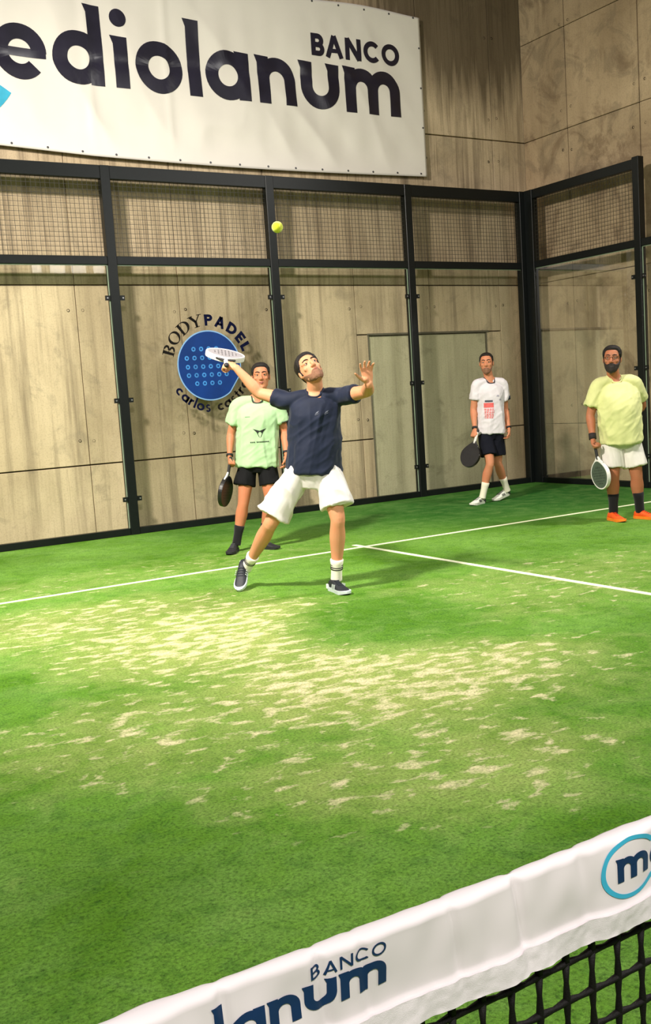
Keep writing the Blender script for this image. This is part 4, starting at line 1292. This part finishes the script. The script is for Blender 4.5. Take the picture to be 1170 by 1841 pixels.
# ---- man walking in white shirt
S_C = skin_mat('skin_c', srgb(198, 134, 98))
white_sh = cloth('white_shirt_fabric', srgb(212, 206, 210))
C = person('man in white shirt with red print and black shorts walking along the back glass', (2.98, 8.60, 0),
    dict(head=(2.998, 8.587, 1.655), neck=(3.030, 8.592, 1.488), Lsh=(3.188, 8.540, 1.402), Lel=(3.242, 8.570, 1.100), Lwr=(3.205, 8.480, .870),
         Rsh=(2.890, 8.650, 1.412), Rel=(2.842, 8.680, 1.120), Rwr=(2.785, 8.600, .892),
         Lhip=(3.075, 8.560, .900), Rhip=(2.960, 8.640, .900), Lkn=(3.105, 8.590, .470), Rkn=(2.905, 8.50, .480), Lank=(3.285, 8.660, .135), Rank=(2.850, 8.590, .100),
         Lheel=(3.345, 8.70, .050), Ltoe=tuple(V((3.335, 8.68, 0)) + dirn(-52) * .28), Rheel=(2.895, 8.64, .0), Rtoe=tuple(V((2.895, 8.64, .0)) + dirn(-40) * .28)),
    dict(skin=S_C, hf=-FW * .95 - RT * .22 + UP * .03, hu=UP, hair_t=.008, top=.5, hair=M_hair2, k=.94, lk=.96,
         beard=(.0020, M_stub, [(0, -.046), (20, -.052), (40, -.066), (60, -.050), (80, -.024), (100, -.01)]),
         handL=dict(D=-UP - FW * .1, P=-RT, T=-FW, curl=(35, 40, 30)),
         handR=dict(D=-UP * .8 - RT * .3 - FW * .3, P=RT, T=-FW * .5 - UP * .6, curl=(70, 80, 45), spread=0, tcurl=45, tout=25),
         shorts=dict(w=.010, r=.092, hemL=.78, hemR=.78, mat=cloth('black_blue_shorts_fabric', srgb(13, 15, 26), sheen=0.0), amp=.005, out=.000),
         shirt=dict(hem=-.15, w=.176, d=.146, mat=white_sh, slL=.62, slR=.60, sr=.068, amp=.007, seed=6, collar=simple('dark_collar_c', srgb(48, 40, 48), .8), cuff=(simple('navy_cuff', srgb(28, 34, 54), .8), .022), cuffs='L'),
         socks=dict(len=.155, mat=cloth('white_sock_c', srgb(226, 222, 200))), shoes=(simple('white_trainer', srgb(226, 228, 216), .6, .05, 60, .1), simple('white_sole', srgb(214, 216, 200), .7), simple('black_lace', srgb(46, 40, 48), .7)),
         shoe_accent=simple('black_mark_c', srgb(36, 34, 40), .6),
         bands=(('R', .014, M_band_b), ('L', .011, M_band_b))))
# ---- heavy-set man in the yellow shirt
S_D = skin_mat('skin_d', srgb(172, 112, 80))
yel_sh = cloth('yellow_shirt_fabric', srgb(206, 208, 144))
D = person('bearded man with glasses in pale yellow shirt, white shorts and orange shoes', (2.66, 6.22, 0),
    dict(head=(2.530, 6.200, 1.562), neck=(2.583, 6.240, 1.402), Lsh=(2.750, 6.140, 1.330), Lel=(2.925, 6.200, 1.095), Lwr=(2.850, 6.340, .965),
         Rsh=(2.455, 6.320, 1.322), Rel=(2.395, 6.375, 1.040), Rwr=(2.350, 6.310, .805),
         Lhip=(2.690, 6.180, .842), Rhip=(2.557, 6.262, .845), Lkn=(2.715, 6.110, .440), Rkn=(2.525, 6.230, .440), Lank=(2.770, 6.130, .095), Rank=(2.555, 6.270, .095),
         Lheel=(2.76, 6.19, 0), Ltoe=tuple(V((2.76, 6.19, 0)) + dirn(38) * .285), Rheel=(2.555, 6.33, 0), Rtoe=tuple(V((2.555, 6.33, 0)) + dirn(14) * .285)),
    dict(skin=S_D, hf=-FW * .90 - RT * .34 + UP * .06, hu=UP + RT * .04, hair_t=.012, top=.6, fat=1.0, k=1.04, ak=1.12, lk=1.10, hs=1.02,
         beard=(.0060, M_beard, [(0, -.040), (20, -.044), (40, -.050), (60, -.038), (80, -.010), (100, .005)]),
         handL=dict(D=FW * .3 - RT * .5 - UP * .5, P=-RT, T=-FW, curl=(35, 40, 30)),
         handR=dict(D=-UP * .8 - FW * .4 + RT * .2, P=RT, T=-FW * .4 - UP * .6, curl=(70, 80, 45), spread=0, tcurl=45, tout=25),
         shorts=dict(w=.028, r=.108, hemL=.80, hemR=.80, mat=cloth('offwhite_shorts_fabric', srgb(218, 212, 204)), amp=.007, out=.003, fat=1),
         shirt=dict(hem=-.16, w=.198, d=.185, mat=yel_sh, slL=.68, slR=.70, sr=.080, amp=.008, seed=9, axis=(.5, 0, .8)),
         socks=dict(len=.165, mat=cloth('black_sock_d', srgb(20, 19, 22))), shoes=(simple('orange_shoe', srgb(226, 84, 14), .55, .15, 60, .15), simple('orange_sole', srgb(238, 128, 30), .6), simple('red_lace', srgb(190, 44, 16), .7)),
         bands=(('R', .030, simple('dark_sweatband', srgb(34, 26, 26), .8)), ('L', .010, M_band_b))))
# glasses
hp = D['hp']; bm = bmesh.new()
for s in (-1, 1):
    n = 20
    loft(bm, [(hp(s * .033 + .021 * math.cos(2 * PI * i / n), .101 - .010 * abs(s * .033 + .021 * math.cos(2 * PI * i / n)) / .05, .010 + .016 * math.sin(2 * PI * i / n)), .0016, .0016) for i in range(n + 1)], D['hf'], 6, 1)
    loft(bm, [(hp(s * .054, .088, .014), .0016, .002), (hp(s * .080, .010, .016), .0016, .002)], D['hu'], 6, 1)
loft(bm, [(hp(-.012, .102, .014), .0015, .0015), (hp(.012, .102, .014), .0015, .0015)], D['hu'], 6, 1)
bm_obj('glasses', bm, M_dark, D['root'], True, label='thin dark-rimmed glasses')

# ---- prints on the shirts
def frame(Q, t, x, out=.0): return Q['tp'](t) + Q['side'] * x
def scr(Q):      # u runs to the photograph's right across the chest
    u = Q['side'] if Q['side'].dot(RT) > 0 else -Q['side']
    v = (UP - Q['front'] * UP.dot(Q['front'])).normalized()
    return u, v, Q['front']
u, v, n = scr(B)
ink = simple('black_print', srgb(16, 20, 18), .6)
emb = [[(-.062, .040), (-.020, .026), (-.030, .008)], [(.062, .040), (.030, .008), (.020, .026)], [(-.030, .008), (-.020, .026), (-.008, .010), (-.022, -.012)], [(.030, .008), (.022, -.012), (.008, .010), (.020, .026)],
       [(-.030, .008), (-.012, -.034), (0, -.046), (-.006, -.034), (-.018, -.006)], [(.030, .008), (.018, -.006), (.006, -.034), (0, -.046), (.012, -.034)], [(-.020, .026), (0, .020), (.020, .026), (.008, .010), (-.008, .010)]]
cB = B['tp'](.47) + u * .030
decal(B['root'], 'chest_emblem', B['shirt'], B['bvh'], cB, u, v, n, emb, ink, .012, label='black horned angular emblem')
lt = []
x = -.088
for q in range(14):
    w = random.uniform(.006, .010)
    if q not in (4,): lt += rc(x, -.005, x + w, .006)
    x += w + .004
decal(B['root'], 'small_print', B['shirt'], B['bvh'], B['tp'](.30) + u * .030, u, v, n, lt, ink, .012)
decal(B['root'], 'small_print', B['shirt'], B['bvh'], B['tp'](.78) - u * .085, u, v, n, rc(-.025, -.002, .022, .002), simple('green_print', srgb(80, 120, 84), .7), .012)
u, v, n = scr(C)
redp = simple('red_print', srgb(214, 92, 88), .7); cen = C['tp'](.52) - u * .058
decal(C['root'], 'dark_print', C['shirt'], C['bvh'], cen + v * .045, u, v, n, rc(-.042, -.010, .045, .012), simple('slate_print', srgb(70, 74, 84), .7), .012)
red = rc(-.055, -.03, .055, .026)
for q in range(6):
    y = -.042 - q * .020
    x = -.052
    while x < .045:
        w = random.uniform(.010, .026); red += rc(x, y - .012, min(x + w, .054), y); x += w + .006
decal(C['root'], 'red_print', C['shirt'], C['bvh'], cen, u, v, n, red, redp, .012)
for dx, dz in ((.085, .105), (.115, .060)):
    decal(C['root'], 'small_print', C['shirt'], C['bvh'], C['tp'](.52) + u * (dx - .03) + v * dz, u, v, n, rc(-.018, -.008, .018, -.001) + rc(-.010, .003, .015, .010), simple('grey_print', srgb(150, 148, 164), .7), .012)
u, v, n = scr(A)
for dx in (.030, .095):
    decal(A['root'], 'small_print', A['shirt'], A['bvh'], A['tp'](.80) + u * dx, u, v, n, [[(-.014, -.010), (.010, .002), (.016, .014), (-.002, .006)], [(-.012, -.016), (.012, -.006), (.014, -.002), (-.012, -.012)]], simple('grey_logo', srgb(96, 100, 116), .6), .01)

# ---- rackets
M_grip = simple('white_grip', srgb(216, 212, 206), .8, .08, 120, .4)
M_gripd = simple('dark_grip', srgb(40, 38, 40), .8, .08, 120, .4)
M_rsil = simple('silver_face', srgb(150, 146, 150), .4, .1, 30, metal=.1)
M_rblk = simple('black_face', srgb(22, 20, 20), .4, .3, 20)
M_rgrn = simple('grey_green_face', srgb(74, 84, 74), .42, .25, 16)
M_rrim = simple('white_rim', srgb(224, 220, 216), .4)
racket('grey racket with a white rim raised edge-on behind the server\'s right hand', (-1.730, 5.852, 1.670), FW * .96 + UP * .27 - RT * .10, UP * .97 + RT * .22,
       (M_rsil, M_rrim, M_grip, M_dark), .145)
racket('dark racket hanging edge-on from the hand of the man in mint green', (-.885, 7.690, .800), (-.062, .03, -.30), RT * .93 - FW * .30, (M_rblk, M_rblk, M_gripd, M_rrim))
racket('black round racket held low by the walking man in white', (2.765, 8.560, .800), (-.130, .02, -.32), -FW * .72 - RT * .69, (M_rblk, M_rblk, M_grip, M_rblk))
racket('grey racket with silver rim hanging from the hand of the man in yellow', (2.352, 6.275, .690), (.030, -.05, -.36), -FW * .36 - RT * .93, (M_rgrn, M_rrim, M_gripd, M_rrim))
